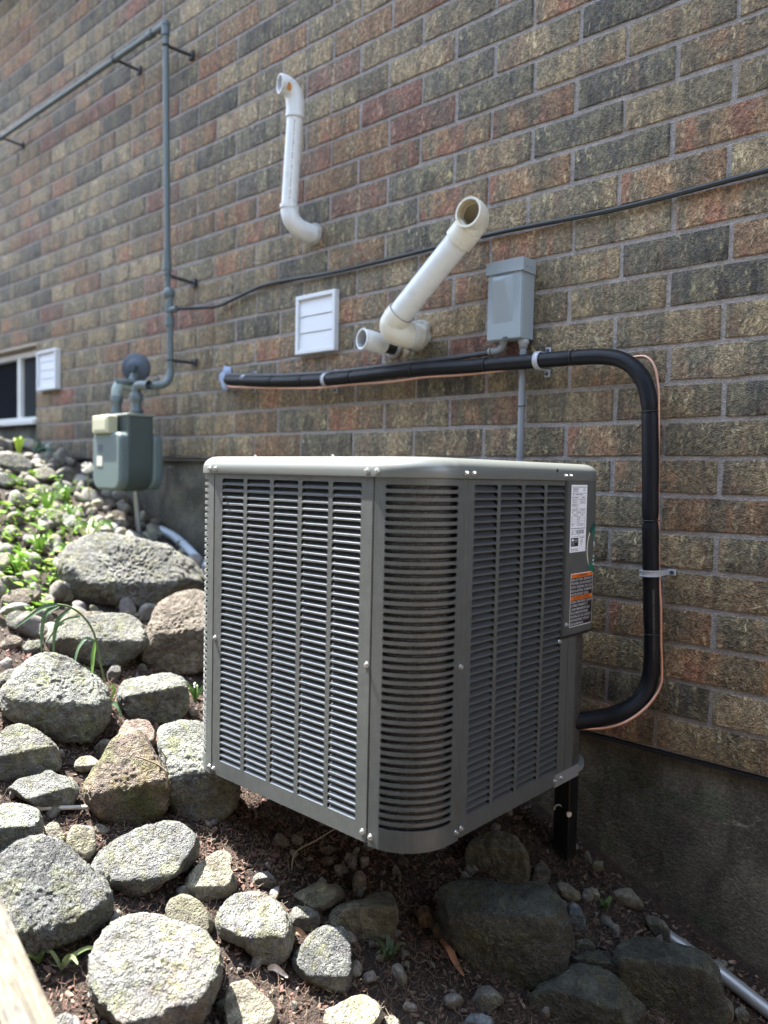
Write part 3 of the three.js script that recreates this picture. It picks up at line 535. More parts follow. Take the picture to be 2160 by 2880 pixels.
{ // slanting vent pipe
  const t = thing('vent_pipe', 'white plastic vent pipe slanting up to a cream elbow that opens to the front', 'pipe');
  const r = 0.0405, A = V(-0.742, 1.846, 0.122), B = V(-0.432, 2.1, 0.122), d = B.clone().sub(A).normalize();
  const pipe = part('pipe', cyl(r, r, A, B, 36), pvc, t);
  part('print_strip', grid(4, 6, (u, v) => { const a = mix(1.62, 1.72, u), q = A.clone().lerp(B, mix(0.08, 0.8, v)), n = V(-d.y, d.x, 0); return [q.x + n.x * Math.sin(a - 0.9) * (r + 0.0004), q.y + n.y * Math.sin(a - 0.9) * (r + 0.0004), q.z + Math.cos(a - 0.9) * (r + 0.0004)]; }), M({ color: lin(0.35, 0.42, 0.5), roughness: 0.5 }), pipe);
  const low = curve([[-0.729, 1.816, 0.0], [-0.729, 1.814, 0.05], [-0.733, 1.814, 0.082], [-0.744, 1.822, 0.112], [-0.744, 1.84, 0.122], [-0.722, 1.8626, 0.122]]);
  part('elbow', [new THREE.TubeGeometry(low, 36, r + 0.0035, 30)], pvcCream, t, 'cream lower elbow stained brown');
  part('collar', [collar(A.clone().addScaledVector(d, 0.028), d, r + 0.006, 0.03)], pvcCream, t);
  part('joint_ring', ringAt(A.clone().addScaledVector(d, 0.0438), d, r + 0.002, 0.0018, 36), M({ color: lin(0.2, 0.11, 0.05), roughness: 0.8 }), t, 'brown primer ring');
  part('wall_stub', [cyl(r - 0.001, r - 0.001, V(-0.729, 1.816, 0.0), V(-0.729, 1.8145, 0.058), 32), collar(V(-0.729, 1.8145, 0.058), V(0, 0, 1), r + 0.0055, 0.02)], pvc, t);
  const upc = V(-0.405, 2.122, 0.122);
  const up = hollow([[B.x - d.x * 0.02, B.y - d.y * 0.02, 0.122], [B.x, B.y, 0.122], [-0.414, 2.116, 0.126], [-0.403, 2.124, 0.145], [-0.401, 2.1255, 0.175]], r + 0.0045, 0.006);
  const el = part('elbow', [...up.outer, collar(B.clone().addScaledVector(d, -0.03), d, r + 0.0065, 0.05), ringAt(V(-0.401, 2.1255, 0.173), V(0.06, 0.04, 1), r + 0.003, 0.0025, 36)], pvcCream, t, 'cream upper elbow with an open mouth');
  part('inside', up.inner, pvcIn, el);
  part('stop', orient(new THREE.RingGeometry(r - 0.009, r - 0.0015, 32), V(0, 0, 1), V(0.06, 0.05, 1), V(-0.402, 2.125, 0.15)), pvcIn, el);
  const seal = new THREE.TorusGeometry(r + 0.004, 0.011, 10, 40).translate(-0.729, 1.816, 0.006); { const p = seal.attributes.position; for (let i = 0; i < p.count; i++) p.setXYZ(i, p.getX(i) + 0.006 * noise(p.getX(i) * 90, p.getY(i) * 90), p.getY(i) + 0.006 * noise(p.getY(i) * 80, 7), p.getZ(i) + 0.004 * noise(p.getX(i) * 70, p.getY(i) * 70 + 9)); seal.computeVertexNormals(); }
  part('sealant', seal, caulk, t);
}
{ // short intake elbow
  const t = thing('intake_elbow', 'short white plastic elbow opening left, beside the foot of the slanting pipe', 'pipe');
  part('pipe', cyl(0.024, 0.024, V(-0.845, 1.787, 0), V(-0.8445, 1.791, 0.075), 28), M({ color: lin(0.02, 0.02, 0.022), roughness: 0.5 }), t, 'short black stub');
  const h = hollow([[-0.843, 1.791, 0.066], [-0.842, 1.794, 0.095], [-0.8445, 1.7975, 0.125], [-0.852, 1.799, 0.158]], 0.0345, 0.0045);
  const e = part('elbow', [...h.outer, ringAt(V(-0.8515, 1.799, 0.1565), V(-0.24, 0.05, 1), 0.034, 0.0032, 32), orient(new THREE.RingGeometry(0.018, 0.034, 28), V(0, 0, 1), V(0, 0.1, 1), V(-0.843, 1.793, 0.085))], pvc, t);
  part('inside', h.inner, P({ color: lin(0.45, 0.45, 0.45), roughness: 0.5, side: THREE.DoubleSide }), e);
  part('sealant', new THREE.TorusGeometry(0.03, 0.008, 8, 30).translate(-0.845, 1.787, 0.004), caulk, t);
}
function louverVent(x0, x1, y0, y1, z, n, label, grp, dirt) {
  const t = thing('wall_vent', label, 'vent', [(x0 + x1) / 2, (y0 + y1) / 2, 0], grp), w = x1 - x0, h = y1 - y0, f = 0.017;
  const white = P({ color: lin(0.62, 0.64, 0.66), roughness: 0.45 });
  part('frame', [bx(w, f, z, 0, h / 2 - f / 2, z / 2, 0.003), bx(w, f, z, 0, -h / 2 + f / 2, z / 2, 0.003), bx(f, h - 2 * f + 0.004, z - 0.001, -w / 2 + f / 2, 0, z / 2, 0.003), bx(f, h - 2 * f + 0.004, z - 0.001, w / 2 - f / 2, 0, z / 2, 0.003)], white, t);
  part('back_plate', bx(w - 0.01, h - 0.01, 0.006, 0, 0, 0.004), M({ color: lin(0.05, 0.05, 0.05), roughness: 0.9 }), t);
  const sh = (h - 2 * f) / n;
  const smat = P({ color: lin(0.66, 0.68, 0.71), roughness: 0.5, bumpMap: paintBump, bumpScale: 0.0006 });
  for (let i = 0; i < n; i++) { const s = part('slat', bx(w - 2 * f - 0.002, sh - 0.0012, 0.003, 0, 0, 0, 0.001), smat, t); s.position.set(0, -h / 2 + f + sh * (i + 0.5), z * 0.6); s.rotation.x = -0.05; }
}
louverVent(-1.3555, -1.13, 1.8045, 2.033, 0.026, 3, 'white louvered exhaust vent left of the slanting pipe, with three flaps', null, 0.12);
louverVent(-3.71, -3.455, 1.796, 2.03, 0.034, 4, 'white louvered vent beside the basement window at the far left', null, 0.05);

{ // basement window
  const w = thing('basement_window', 'white framed basement window at the far left edge of the wall', 'window');
  const fr = P({ color: lin(0.62, 0.62, 0.58), roughness: 0.45 }), z = -0.085, { x0, x1, y0, y1 } = WIN;
  part('frame', [bx(x1 - x0, 0.035, 0.05, (x0 + x1) / 2, y1 - 0.048, z + 0.015, 0.003), bx(x1 - x0, 0.03, 0.05, (x0 + x1) / 2, y0 + 0.022, z + 0.015, 0.003), bx(0.035, 0.42, 0.05, x1 - 0.019, (y0 + y1) / 2, z + 0.014, 0.003), bx(0.035, 0.42, 0.05, x0 + 0.019, (y0 + y1) / 2, z + 0.014, 0.003)], fr, w);
  part('mullion', bx(0.05, 0.39, 0.04, -4.15, (y0 + y1) / 2 - 0.01, z + 0.02, 0.003), fr, w);
  part('pane', bx(0.8, 0.38, 0.006, -4.57, (y0 + y1) / 2 - 0.01, z), glassDark, w); part('pane', bx(0.32, 0.38, 0.006, -3.965, (y0 + y1) / 2 - 0.01, z + 0.012), P({ color: lin(0.025, 0.03, 0.034), roughness: 0.3, specularIntensity: 0.15 }), w);
  part('sill', bx(x1 - x0 - 0.004, 0.028, 0.12, (x0 + x1) / 2, y0 - 0.003, -0.04, 0.004), fr, w);
  part('backing', bx(x1 - x0, 0.5, 0.02, (x0 + x1) / 2, (y0 + y1) / 2, -0.16), blackPlastic, w);
}
{ // disconnect box
  const b = thing('disconnect_box', 'pale blue-grey electrical disconnect box with a rain hood on the wall', 'electrical box', [-0.333, 1.757, 0.004]);
  part('body', bx(0.126, 0.228, 0.062, 0, 0.114, 0.031, 0.002), boxGrey, b);
  const front = part('cover', bx(0.122, 0.2, 0.004, -0.001, 0.102, 0.064, 0.0012), boxGrey, b);
  const ramp = grid(14, 22, (u, v) => {   // raised spout: flush at the foot, deepest under the rounded head, sides sloping in
    const up = 1.25 * Math.min(1, v / 0.9), head = v > 0.86 ? Math.sqrt(Math.max(0, 1 - ((v - 0.86) / 0.14) ** 2)) : 1, hgt = 0.0235 * up * head, e = Math.min(u, 1 - u), k = sstep(0, 0.1 + 0.22 * up * (u > 0.5 ? 1 : 0.35), e);
    return [mix(-0.043, 0.034, u), mix(0.05, 0.192, v), 0.0658 + hgt * k];
  });
  part('embossed_ramp', ramp, boxGrey, front);
  part('latch', bx(0.016, 0.006, 0.004, 0.006, 0.004, 0.0665), M({ color: lin(0.05, 0.06, 0.07), roughness: 0.6 }), front);
  part('rain_hood', [bx(0.136, 0.036, 0.0022, 0, 0.217, 0.0705, 0.0008), bx(0.0022, 0.04, 0.068, 0.067, 0.2155, 0.036, 0.0008), bx(0.0022, 0.04, 0.068, -0.067, 0.2155, 0.036, 0.0008), bx(0.1365, 0.003, 0.071, 0, 0.236, 0.036, 0.001)], boxGrey, b);
  for (const z of [0.03, 0.05]) part('rivet', new THREE.SphereGeometry(0.0022, 10, 6).translate(0.068, 0.212, z), M({ color: lin(0.12, 0.14, 0.16), roughness: 0.5 }), b);
}
{ // conduit from the box down
  const t = thing('conduit', 'straight grey flexible conduit running from the disconnect box down behind the cabinet', 'conduit');
  const x = -0.2835, z = 0.036; const prof = []; for (let y = 0; y < 1; y += 0.006) prof.push([0.0102 + 0.0003 * (Math.round(y / 0.006) % 2), y * 0.42]);
  part('tube', lathe(prof, 20).translate(x, 1.33, z), conduitGrey, t);
  part('connector', [lathe([[0.0001, 0], [0.0125, 0], [0.0125, 0.012], [0.0165, 0.014], [0.0165, 0.026], [0.0105, 0.028]], 20).translate(x, 1.73, z), cyl(0.012, 0.012, V(x, 1.37, z), V(x, 1.392, z)), cyl(0.0145, 0.0145, V(x, 1.364, z), V(x, 1.374, z), 8)], P({ color: lin(0.3, 0.32, 0.33), roughness: 0.45 }), t);
  part('cable_tie', ringAt(V(x, 1.556, z), V(0, 1, 0.1), 0.0113, 0.0016), blackPlastic, t);
}
{ // feed cable along the hose
  const t = thing('feed_conduit', 'thin grey conduit on top of the black hose, ending below the box', 'conduit');
  part('tube', tube([[-1.8, 1.757, 0.03], [-1.69, 1.746, 0.05], [-1.45, 1.728, 0.05], [-1.15, 1.7175, 0.046], [-0.82, 1.7205, 0.04], [-0.55, 1.7235, 0.04], [-0.44, 1.7265, 0.04], [-0.392, 1.7285, 0.04]], 0.0085, 90, 12), M({ color: lin(0.06, 0.062, 0.066), roughness: 0.6 }), t);
  const nuts = [-0.4, -0.388].map((x) => cyl(0.0135, 0.0135, V(x - 0.004, 1.7282, 0.04), V(x + 0.003, 1.7286, 0.04), 20));
  part('elbow_connector', [tube([[-0.392, 1.7285, 0.04], [-0.374, 1.7295, 0.04], [-0.36, 1.736, 0.04], [-0.354, 1.746, 0.04], [-0.353, 1.758, 0.04]], 0.0118, 24, 16), ...nuts, cyl(0.015, 0.015, V(-0.353, 1.75, 0.04), V(-0.353, 1.757, 0.04), 8)], P({ color: lin(0.22, 0.23, 0.235), roughness: 0.45 }), t);
}
{ // insulated refrigerant line
  const t = thing('insulated_hose', 'thick black foam insulated refrigerant line bending down beside the cabinet', 'hose');
  const c = curve([[-1.86, 1.746, -0.05], [-1.8, 1.738, 0.02], [-1.74, 1.729, 0.05], [-1.45, 1.704, 0.056], [-1.128, 1.69, 0.056], [-0.9, 1.691, 0.056], [-0.68, 1.6945, 0.056], [-0.45, 1.688, 0.056], [-0.26, 1.6855, 0.056], [-0.05, 1.682, 0.056], [0.0, 1.6775, 0.056], [0.045, 1.666, 0.056], [0.083, 1.641, 0.056], [0.112, 1.603, 0.056], [0.128, 1.555, 0.056], [0.1335, 1.5, 0.056], [0.147, 1.1965, 0.056], [0.161, 0.93, 0.056], [0.1645, 0.8543, 0.057], [0.1587, 0.7876, 0.067], [0.1447, 0.7453, 0.1], [0.1196, 0.7243, 0.15], [0.0953, 0.7195, 0.22], [0.0583, 0.7191, 0.3], [0.02, 0.7192, 0.36]]);
  const len = c.getLength(), near = (x, y) => { let b = 0, bd = 9; for (let i = 0; i <= 800; i++) { const q = c.getPointAt(i / 800), dd = Math.hypot(q.x - x, q.y - y); if (dd < bd) { bd = dd; b = i / 800; } } return b; };
  const cuts = [0, near(-1.45, 1.704), near(-1.268, 1.695), near(-1.005, 1.692), near(-0.706, 1.694), near(-0.4056, 1.687), near(-0.1017, 1.683), near(0.1335, 1.522), near(0.1455, 1.23), near(0.1605, 0.93), 1];
  class Sub extends THREE.Curve { constructor(a, b) { super(); this.a = a; this.b = b; } getPoint(u, q = V()) { return c.getPointAt(clamp(mix(this.a, this.b, u)), q); } }
  for (let i = 0; i < cuts.length - 1; i++) {
    const a = cuts[i], b = cuts[i + 1], n = Math.max(14, Math.round((b - a) * len / 0.011)), s = new Sub(a, b), g = new THREE.TubeGeometry(s, n, 0.0223, 20), p = g.attributes.position;
    for (let k = 0; k <= n; k++) { const q = s.getPoint(k / n), d = Math.min(k, n - k) * (b - a) * len / n, sc = (d < 0.004 ? 0.88 : d < 0.013 ? 0.97 : 1) * (1 + 0.012 * noise(k * 0.5, i * 9.1)); for (let m = 0; m <= 20; m++) { const id = k * 21 + m; p.setXYZ(id, q.x + (p.getX(id) - q.x) * sc, q.y + (p.getY(id) - q.y) * sc, q.z + (p.getZ(id) - q.z) * sc); } }
    g.computeVertexNormals(); part('foam_sleeve', g, foam, t);
    if (i) { const q = c.getPointAt(a), tan = c.getTangentAt(a); part('cable_tie', [ringAt(q, tan, 0.0222, 0.0016, 32)], blackPlastic, t); }
  }
  const pr = canvasTex(1024, 64, (k, w, h) => { k.fillStyle = '#1d1f22'; k.fillRect(0, 0, w, h); k.fillStyle = '#6f7478'; k.font = '40px sans-serif'; k.fillText('GULFAFLEX  3/4 ID x 3/8  25/50', 14, 46); });
  part('print_strip', grid(2, 20, (u, v) => { const y = mix(0.86, 1.05, v), x = mix(0.1645, 0.1545, (y - 0.8543) / 0.2), a = mix(0.5, 0.78, u); return [x + Math.sin(a) * 0.0227, y, 0.056 + Math.cos(a) * 0.0227]; }), (() => { const m = M({ map: pr, roughness: 0.55 }); pr.rotation = -Math.PI / 2; pr.center.set(0.5, 0.5); return m; })(), t);
}
{ // copper line
  solo('copper_pipe', tube([[-1.83, 1.722, -0.02], [-1.765, 1.7045, 0.05], [-1.45, 1.6775, 0.056], [-1.177, 1.662, 0.06], [-1.0, 1.6635, 0.056], [-0.811, 1.6612, 0.056], [-0.65, 1.666, 0.056], [-0.502, 1.6632, 0.056], [-0.38, 1.6645, 0.056], [-0.262, 1.6705, 0.05], [-0.095, 1.6655, 0.045], [0.0, 1.667, 0.034], [0.06, 1.6725, 0.032], [0.1046, 1.6714, 0.033], [0.1283, 1.6486, 0.035], [0.1444, 1.595, 0.04], [0.1511, 1.5283, 0.045], [0.157, 1.387, 0.048], [0.171, 1.104, 0.052], [0.1815, 1.0, 0.054], [0.1855, 0.9, 0.053], [0.189, 0.848, 0.052], [0.1914, 0.798, 0.06], [0.1792, 0.7535, 0.09], [0.1549, 0.7185, 0.13], [0.1304, 0.6999, 0.17], [0.1014, 0.6961, 0.23], [0.0589, 0.7036, 0.3], [0.03, 0.709, 0.34]], 0.0042, 260, 10), copper, 'thin bare copper pipe following the black hose', 'pipe');
}
function clamp2(p, d, label, R = 0.0245) {   // saddle strap over the hose, with two screwed feet
  const t = thing('pipe_strap', label, 'pipe strap', [p.x, p.y, 0]), white = P({ color: lin(0.42, 0.44, 0.47), roughness: 0.5 });
  const w = 0.0135, n = 18, z0 = p.z, g = [];
  const side = grid(n, 1, (u, v) => { const a = mix(-0.12, Math.PI + 0.12, u); return [mix(-w / 2, w / 2, v), Math.cos(a) * R, z0 + Math.sin(a) * R]; });
  const rimA = new THREE.TorusGeometry(R, 0.0022, 6, 24, Math.PI + 0.24).rotateZ(-0.12).rotateY(Math.PI / 2).rotateX(Math.PI / 2);
  for (const s of [-1, 1]) { const rim = new THREE.TorusGeometry(R, 0.002, 6, 24, Math.PI + 0.2).rotateZ(-0.1 - Math.PI / 2).rotateY(-Math.PI / 2).translate(s * w / 2, 0, z0); g.push(rim); }
  for (const s of [-1, 1]) { g.push(bx(w, 0.004, z0 - 0.004, 0, s * R, z0 / 2 + 0.002, 0.001)); g.push(bx(w + 0.004, 0.021, 0.006, 0, s * (R + 0.009), 0.006, 0.002)); }
  const m = P({ color: lin(0.42, 0.44, 0.47), roughness: 0.5, side: THREE.DoubleSide });
  part('strap', [side, ...g], m, t);
  for (const s of [-1, 1]) part('screw', orient(new THREE.CylinderGeometry(0.0052, 0.0055, 0.004, 8), V(0, 1, 0), V(0, 0, 1), V(0, s * (R + 0.0105), 0.0105)), M({ color: lin(0.03, 0.05, 0.09), roughness: 0.5 }), t);
  t.rotation.z = Math.atan2(d.y, d.x);
}
clamp2(V(-0.215, 1.6855, 0.056), V(1, -0.02, 0), 'pale plastic strap on the hose right of the disconnect conduit');
clamp2(V(-1.135, 1.69, 0.056), V(1, -0.03, 0), 'pale plastic strap on the hose below the large wall vent');
clamp2(V(-1.635, 1.72, 0.054), V(1, -0.09, 0), 'pale plastic strap on the hose next to the wall sleeve');
clamp2(V(0.1515, 1.0905, 0.058), V(0.05, -1, 0), 'pale plastic strap on the upright part of the hose', 0.0275);
solo('wall_sleeve', (() => { const g = new THREE.SphereGeometry(0.055, 24, 16).scale(0.75, 1, 0.28).translate(-1.84, 1.745, 0.002), p = g.attributes.position; for (let i = 0; i < p.count; i++) p.setXYZ(i, p.getX(i) + 0.006 * noise(p.getY(i) * 60, p.getZ(i) * 90), p.getY(i) + 0.006 * noise(p.getX(i) * 60, 3), p.getZ(i) + 0.006 * noise(p.getX(i) * 70, p.getY(i) * 70)); g.computeVertexNormals(); return g; })(), M({ color: lin(0.3, 0.36, 0.5), roughness: 0.8 }), 'bluish sealing putty where the black hose enters the wall', 'sealant');

{ // black gas tubing along a joint
  const t = thing('black_tubing', 'thin black coated tubing running along the brick wall to the gas pipe', 'pipe');
  part('tubing', tube([[1.5, 2.098, 0.012], [0.8, 2.103, 0.012], [0.3937, 2.1024, 0.012], [0.0045, 2.0925, 0.012], [-0.4, 2.1035, 0.012], [-0.9, 2.1, 0.012], [-1.16, 2.1, 0.012], [-1.5, 2.113, 0.013], [-1.6, 2.11, 0.014], [-1.75, 2.086, 0.018], [-1.89, 2.065, 0.026], [-1.98, 2.064, 0.06], [-2.075, 2.062, 0.118]], 0.0072, 220, 10), M({ color: lin(0.016, 0.019, 0.021), roughness: 0.42 }), t);
}
{ // gas pipe
  const t = thing('gas_pipe', 'dark grey gas pipe rising from the meter and turning left along the wall', 'pipe'), r = 0.0133, x = -2.155, z = 0.12;
  part('riser', cyl(r, r, V(-2.163, 3.33, z), V(-2.13, 2.15, z), 20), gasGrey, t);
  part('riser', cyl(r + 0.001, r + 0.001, V(-2.112, 2.12, z), V(-2.1, 1.76, z), 20), gasGrey, t, 'lower riser between the tee and the meter');
  part('horizontal_run', cyl(r, r, V(-2.165, 3.335, z), V(-5.1, 3.335, z), 20), gasGrey, t);
  part('elbow', [new THREE.SphereGeometry(0.021, 20, 14).translate(-2.164, 3.333, z), cyl(0.0185, 0.0185, V(-2.164, 3.333, z), V(-2.163, 3.285, z)), cyl(0.0185, 0.0185, V(-2.164, 3.333, z), V(-2.23, 3.334, z))], gasGrey, t);
  part('coupling', cyl(0.0185, 0.0185, V(-2.27, 3.335, z), V(-2.32, 3.335, z), 16), gasGrey, t);
  part('coupling', [cyl(0.0165, 0.0165, V(-2.137, 2.33, z), V(-2.132, 2.2, z), 16), cyl(0.02, 0.02, V(-2.134, 2.27, z), V(-2.133, 2.24, z), 8)], gasGrey, t);
  part('union', [new THREE.SphereGeometry(0.026, 20, 14).scale(1, 1.15, 1).translate(-2.118, 2.135, z), cyl(0.02, 0.02, V(-2.116, 2.09, z), V(-2.114, 2.05, z), 8), cyl(0.022, 0.022, V(-2.112, 2.03, z), V(-2.11, 1.99, z), 16)], gasGrey, t, 'pale domed valve');
  part('tee', cyl(0.015, 0.015, V(-2.11, 2.06, z), V(-2.06, 2.062, z - 0.005), 14), gasGrey, t);
  part('lower_elbow', [tube([[-2.1, 1.79, z], [-2.098, 1.75, z + 0.01], [-2.105, 1.726, z + 0.03], [-2.14, 1.718, z + 0.06], [-2.2, 1.716, z + 0.09]], 0.0175, 28, 16)], gasGrey, t);
  const br = (px, py, dir) => [cyl(0.0075, 0.0075, V(px, py, z), V(px + dir[0], py + dir[1], 0.012), 10), bx(0.035, 0.035, 0.012, px + dir[0], py + dir[1], 0.008), ringAt(V(px, py, z), dir[2] ? V(0, 1, 0) : V(1, 0, 0), 0.0155, 0.003)];
  for (const q of [[-2.62, 3.335, [0.03, -0.02, 0]], [-4.0, 3.335, [0.03, -0.02, 0]], [-2.158, 3.24, [0.03, -0.01, 1]], [-2.133, 2.22, [0.04, -0.02, 1]], [-2.103, 1.835, [0.02, 0.0, 1]]]) part('pipe_bracket', br(...q), darkIron, t);
}
{ // regulator
  const t = thing('gas_regulator', 'round dark blue-grey gas regulator above the meter', 'regulator', [-2.385, 1.822, 0.13]);
  t.rotation.y = 0.72; t.scale.setScalar(0.84);
  part('diaphragm_case', [lathe([[0.0001, 0.035], [0.03, 0.035], [0.036, 0.025], [0.062, 0.016], [0.078, 0.012], [0.082, 0.006], [0.082, -0.006], [0.078, -0.012], [0.05, -0.025], [0.0001, -0.03]], 36).rotateX(Math.PI / 2)], P({ color: lin(0.05, 0.065, 0.085), roughness: 0.5 }), t);
  part('spring_case', cyl(0.022, 0.018, V(0, 0, 0.02), V(0.0, -0.012, 0.075), 20), P({ color: lin(0.06, 0.08, 0.11), roughness: 0.5 }), t);
  part('body', [cyl(0.026, 0.026, V(0, -0.02, 0), V(-0.01, -0.09, 0.03), 18), tube([[-0.005, -0.08, 0.03], [-0.04, -0.085, 0.06], [-0.085, -0.085, 0.08]], 0.017, 20, 14)], gasGrey, t);
}
{ // meter
  const t = thing('gas_meter', 'grey-green household gas meter standing at the wall above the bank', 'gas meter', [-2.3, 1.245, 0.22]);
  const body = P({ color: lin(0.06, 0.078, 0.074), roughness: 0.5 }), panM = P({ color: lin(0.12, 0.155, 0.155), roughness: 0.45 });
  const tub = new THREE.Shape(); tub.moveTo(-0.115, 0.33); tub.lineTo(-0.115, 0.11); tub.quadraticCurveTo(-0.11, 0.0, -0.02, 0.0); tub.lineTo(0.02, 0.0); tub.quadraticCurveTo(0.11, 0.0, 0.115, 0.11); tub.lineTo(0.115, 0.33); tub.closePath();
  part('body', new THREE.ExtrudeGeometry(tub, { depth: 0.1, bevelEnabled: true, bevelSize: 0.006, bevelThickness: 0.012, bevelSegments: 3, curveSegments: 16 }).translate(0, 0, -0.05), body, t);
  part('top_plate', [bx(0.255, 0.012, 0.14, 0, 0.339, 0, 0.004)], P({ color: lin(0.2, 0.22, 0.2), roughness: 0.55 }), t);
  const pan = new THREE.Shape(); pan.moveTo(-0.09, 0.235); pan.quadraticCurveTo(-0.115, 0.235, -0.115, 0.205); pan.lineTo(-0.115, 0.06); pan.quadraticCurveTo(-0.115, 0.0, -0.06, 0.0); pan.lineTo(0.06, 0.0); pan.quadraticCurveTo(0.115, 0.0, 0.115, 0.06); pan.lineTo(0.115, 0.205); pan.quadraticCurveTo(0.115, 0.235, 0.09, 0.235); pan.closePath();
  const pg = (z) => new THREE.ExtrudeGeometry(pan, { depth: 0.022, bevelEnabled: true, bevelSize: 0.012, bevelThickness: 0.014, bevelSegments: 4, curveSegments: 12 }).translate(0, 0.012, z);
  const fp = part('front_cover', pg(0.07), panM, t); part('rear_cover', pg(-0.098), panM, t);
  part('badge', bx(0.05, 0.045, 0.002, -0.055, 0.13, 0.107), M({ color: lin(0.55, 0.53, 0.45), roughness: 0.6 }), fp); part('badge', bx(0.05, 0.03, 0.002, -0.055, 0.19, 0.107), M({ color: lin(0.08, 0.09, 0.12), roughness: 0.6 }), fp);
  const ix = part('index_box', bx(0.15, 0.082, 0.05, -0.03, 0.295, 0.095, 0.008), P({ color: lin(0.42, 0.4, 0.27), roughness: 0.4 }), t, 'yellowish index window box');
  part('index_window', bx(0.11, 0.05, 0.003, -0.03, 0.295, 0.121, 0.001), P({ color: lin(0.5, 0.48, 0.36), roughness: 0.15 }), ix);
  for (const x of [-0.1, 0.08]) part('collar', lathe([[0.0001, 0], [0.028, 0], [0.028, 0.022], [0.022, 0.026], [0.022, 0.06], [0.029, 0.062], [0.029, 0.09], [0.018, 0.095]], 20).translate(x, 0.345, 0), gasGrey, t);
  part('inlet_elbow', tube([[-0.1, 0.42, 0], [-0.1, 0.46, 0], [-0.1, 0.485, -0.012], [-0.1, 0.487, -0.05], [-0.1, 0.485, -0.07]], 0.024, 24, 18), P({ color: lin(0.3, 0.36, 0.34), roughness: 0.4 }), t);
  part('outlet_elbow', tube([[0.08, 0.42, 0], [0.08, 0.45, 0], [0.09, 0.472, -0.002], [0.12, 0.474, -0.004], [0.17, 0.472, -0.01]], 0.021, 24, 18), gasGrey, t);
  part('support_post', cyl(0.011, 0.011, V(0.02, -0.3, -0.06), V(0.02, 0.0, -0.03), 14), galv, t);
}

// ------------------------------------------------------------------ rocks
const speckMap = tex(1024, 1024, (u, v, x, y) => {   // 0.26 m across: crystals of a few millimetres, larger pale and dark clouds
  const f = noise(x / 3, y / 3), m = noise(x / 11, y / 11 + 50), l = fbm(x / 55, y / 55, 0, 5), dk = sstep(0.2, 0.6, noise(x / 8 + 200, y / 8) + 0.4 * noise(x / 3.5, y / 3.5 + 9)), lt = sstep(0.15, 0.6, noise(x / 10, y / 10 + 400) + 0.35 * noise(x / 4, y / 4 + 70));
  const k = 0.8 + 0.05 * f + 0.06 * m + 0.2 * l - 0.09 * dk + 0.07 * lt, g = sstep(0.05, 0.4, fbm(x / 70 + 31, y / 70 + 17, 0, 4)) * 0.1;
  return [k, k * (1 + 0.02 * l), k * (0.985 - 0.04 * l) - g];
});
const rockBump = tex(1024, 1024, (u, v, x, y) => { const c = noise(x / 40, y / 40), pit = sstep(0.25, 0.6, noise(x / 13 + 90, y / 13)); const k = 0.5 + 0.1 * noise(x / 3, y / 3) + 0.16 * noise(x / 10, y / 10) + 0.3 * fbm(x / 50, y / 50, 0, 5) - 0.22 * pit + 0.12 * c; return [k, k, k]; }, false);
const pitBump = tex(1024, 1024, (u, v, x, y) => { const pit = sstep(0.1, 0.5, noise(x / 19, y / 13 + 20)) * 0.6 + sstep(0.3, 0.65, noise(x / 9, y / 7 + 70)) * 0.4; const k = 0.72 + 0.12 * noise(x / 4, y / 4) + 0.25 * fbm(x / 60, y / 60) - pit * 0.62; return [k, k, k]; }, false);
const smoothMap = tex(1024, 1024, (u, v, x, y) => {   // finer grained stone with faint layers and stains
  const l = fbm(x / 70, y / 70, 0, 5), lay = noise(y / 16 + 3 * l, x / 260), vein = Math.pow(1 - Math.abs(noise(x / 90 + 2 * l, y / 60 + 30)), 14), st = sstep(0.1, 0.45, fbm(x / 45 + 80, y / 45, 0, 4));
  const k = 0.76 + 0.2 * l + 0.07 * lay + 0.05 * noise(x / 5, y / 5) + 0.04 * noise(x / 2, y / 2) + 0.14 * vein - 0.1 * st;
  return [k, k * (0.985 + 0.02 * lay), k * (0.96 - 0.04 * st)];
});
const rockMat = M({ map: speckMap, bumpMap: rockBump, bumpScale: 0.014, roughness: 0.92, vertexColors: true });
const smoothMat = M({ map: smoothMap, bumpMap: rockBump, bumpScale: 0.009, roughness: 0.9, vertexColors: true });
const pitMat = M({ map: speckMap, bumpMap: pitBump, bumpScale: 0.02, roughness: 0.92, vertexColors: true });
// tone: [main, second, accent, accent amount] in linear albedo
const TONES = [
  [[0.3, 0.295, 0.28], [0.22, 0.215, 0.2], [0.34, 0.36, 0.26], 0.3],
  [[0.3, 0.26, 0.22], [0.22, 0.185, 0.15], [0.36, 0.33, 0.28], 0.3],
  [[0.36, 0.37, 0.35], [0.25, 0.25, 0.235], [0.4, 0.43, 0.3], 0.4],
  [[0.42, 0.4, 0.33], [0.33, 0.31, 0.25], [0.42, 0.43, 0.24], 0.45],
  [[0.4, 0.32, 0.27], [0.32, 0.25, 0.21], [0.45, 0.38, 0.32], 0.4],
  [[0.32, 0.25, 0.2], [0.25, 0.2, 0.16], [0.16, 0.19, 0.06], 0.75],
  [[0.3, 0.3, 0.29], [0.21, 0.215, 0.215], [0.37, 0.36, 0.31], 0.35],
  [[0.27, 0.26, 0.2], [0.21, 0.2, 0.155], [0.29, 0.29, 0.18], 0.4],
  [[0.38, 0.375, 0.355], [0.28, 0.28, 0.27], [0.44, 0.34, 0.28], 0.3],
  [[0.4, 0.28, 0.2], [0.3, 0.2, 0.14], [0.42, 0.33, 0.25], 0.3],
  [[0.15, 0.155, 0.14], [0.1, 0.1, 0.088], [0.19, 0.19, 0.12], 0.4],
  [[0.3, 0.34, 0.38], [0.24, 0.27, 0.3], [0.34, 0.37, 0.38], 0.3],
];
const spheres = {};
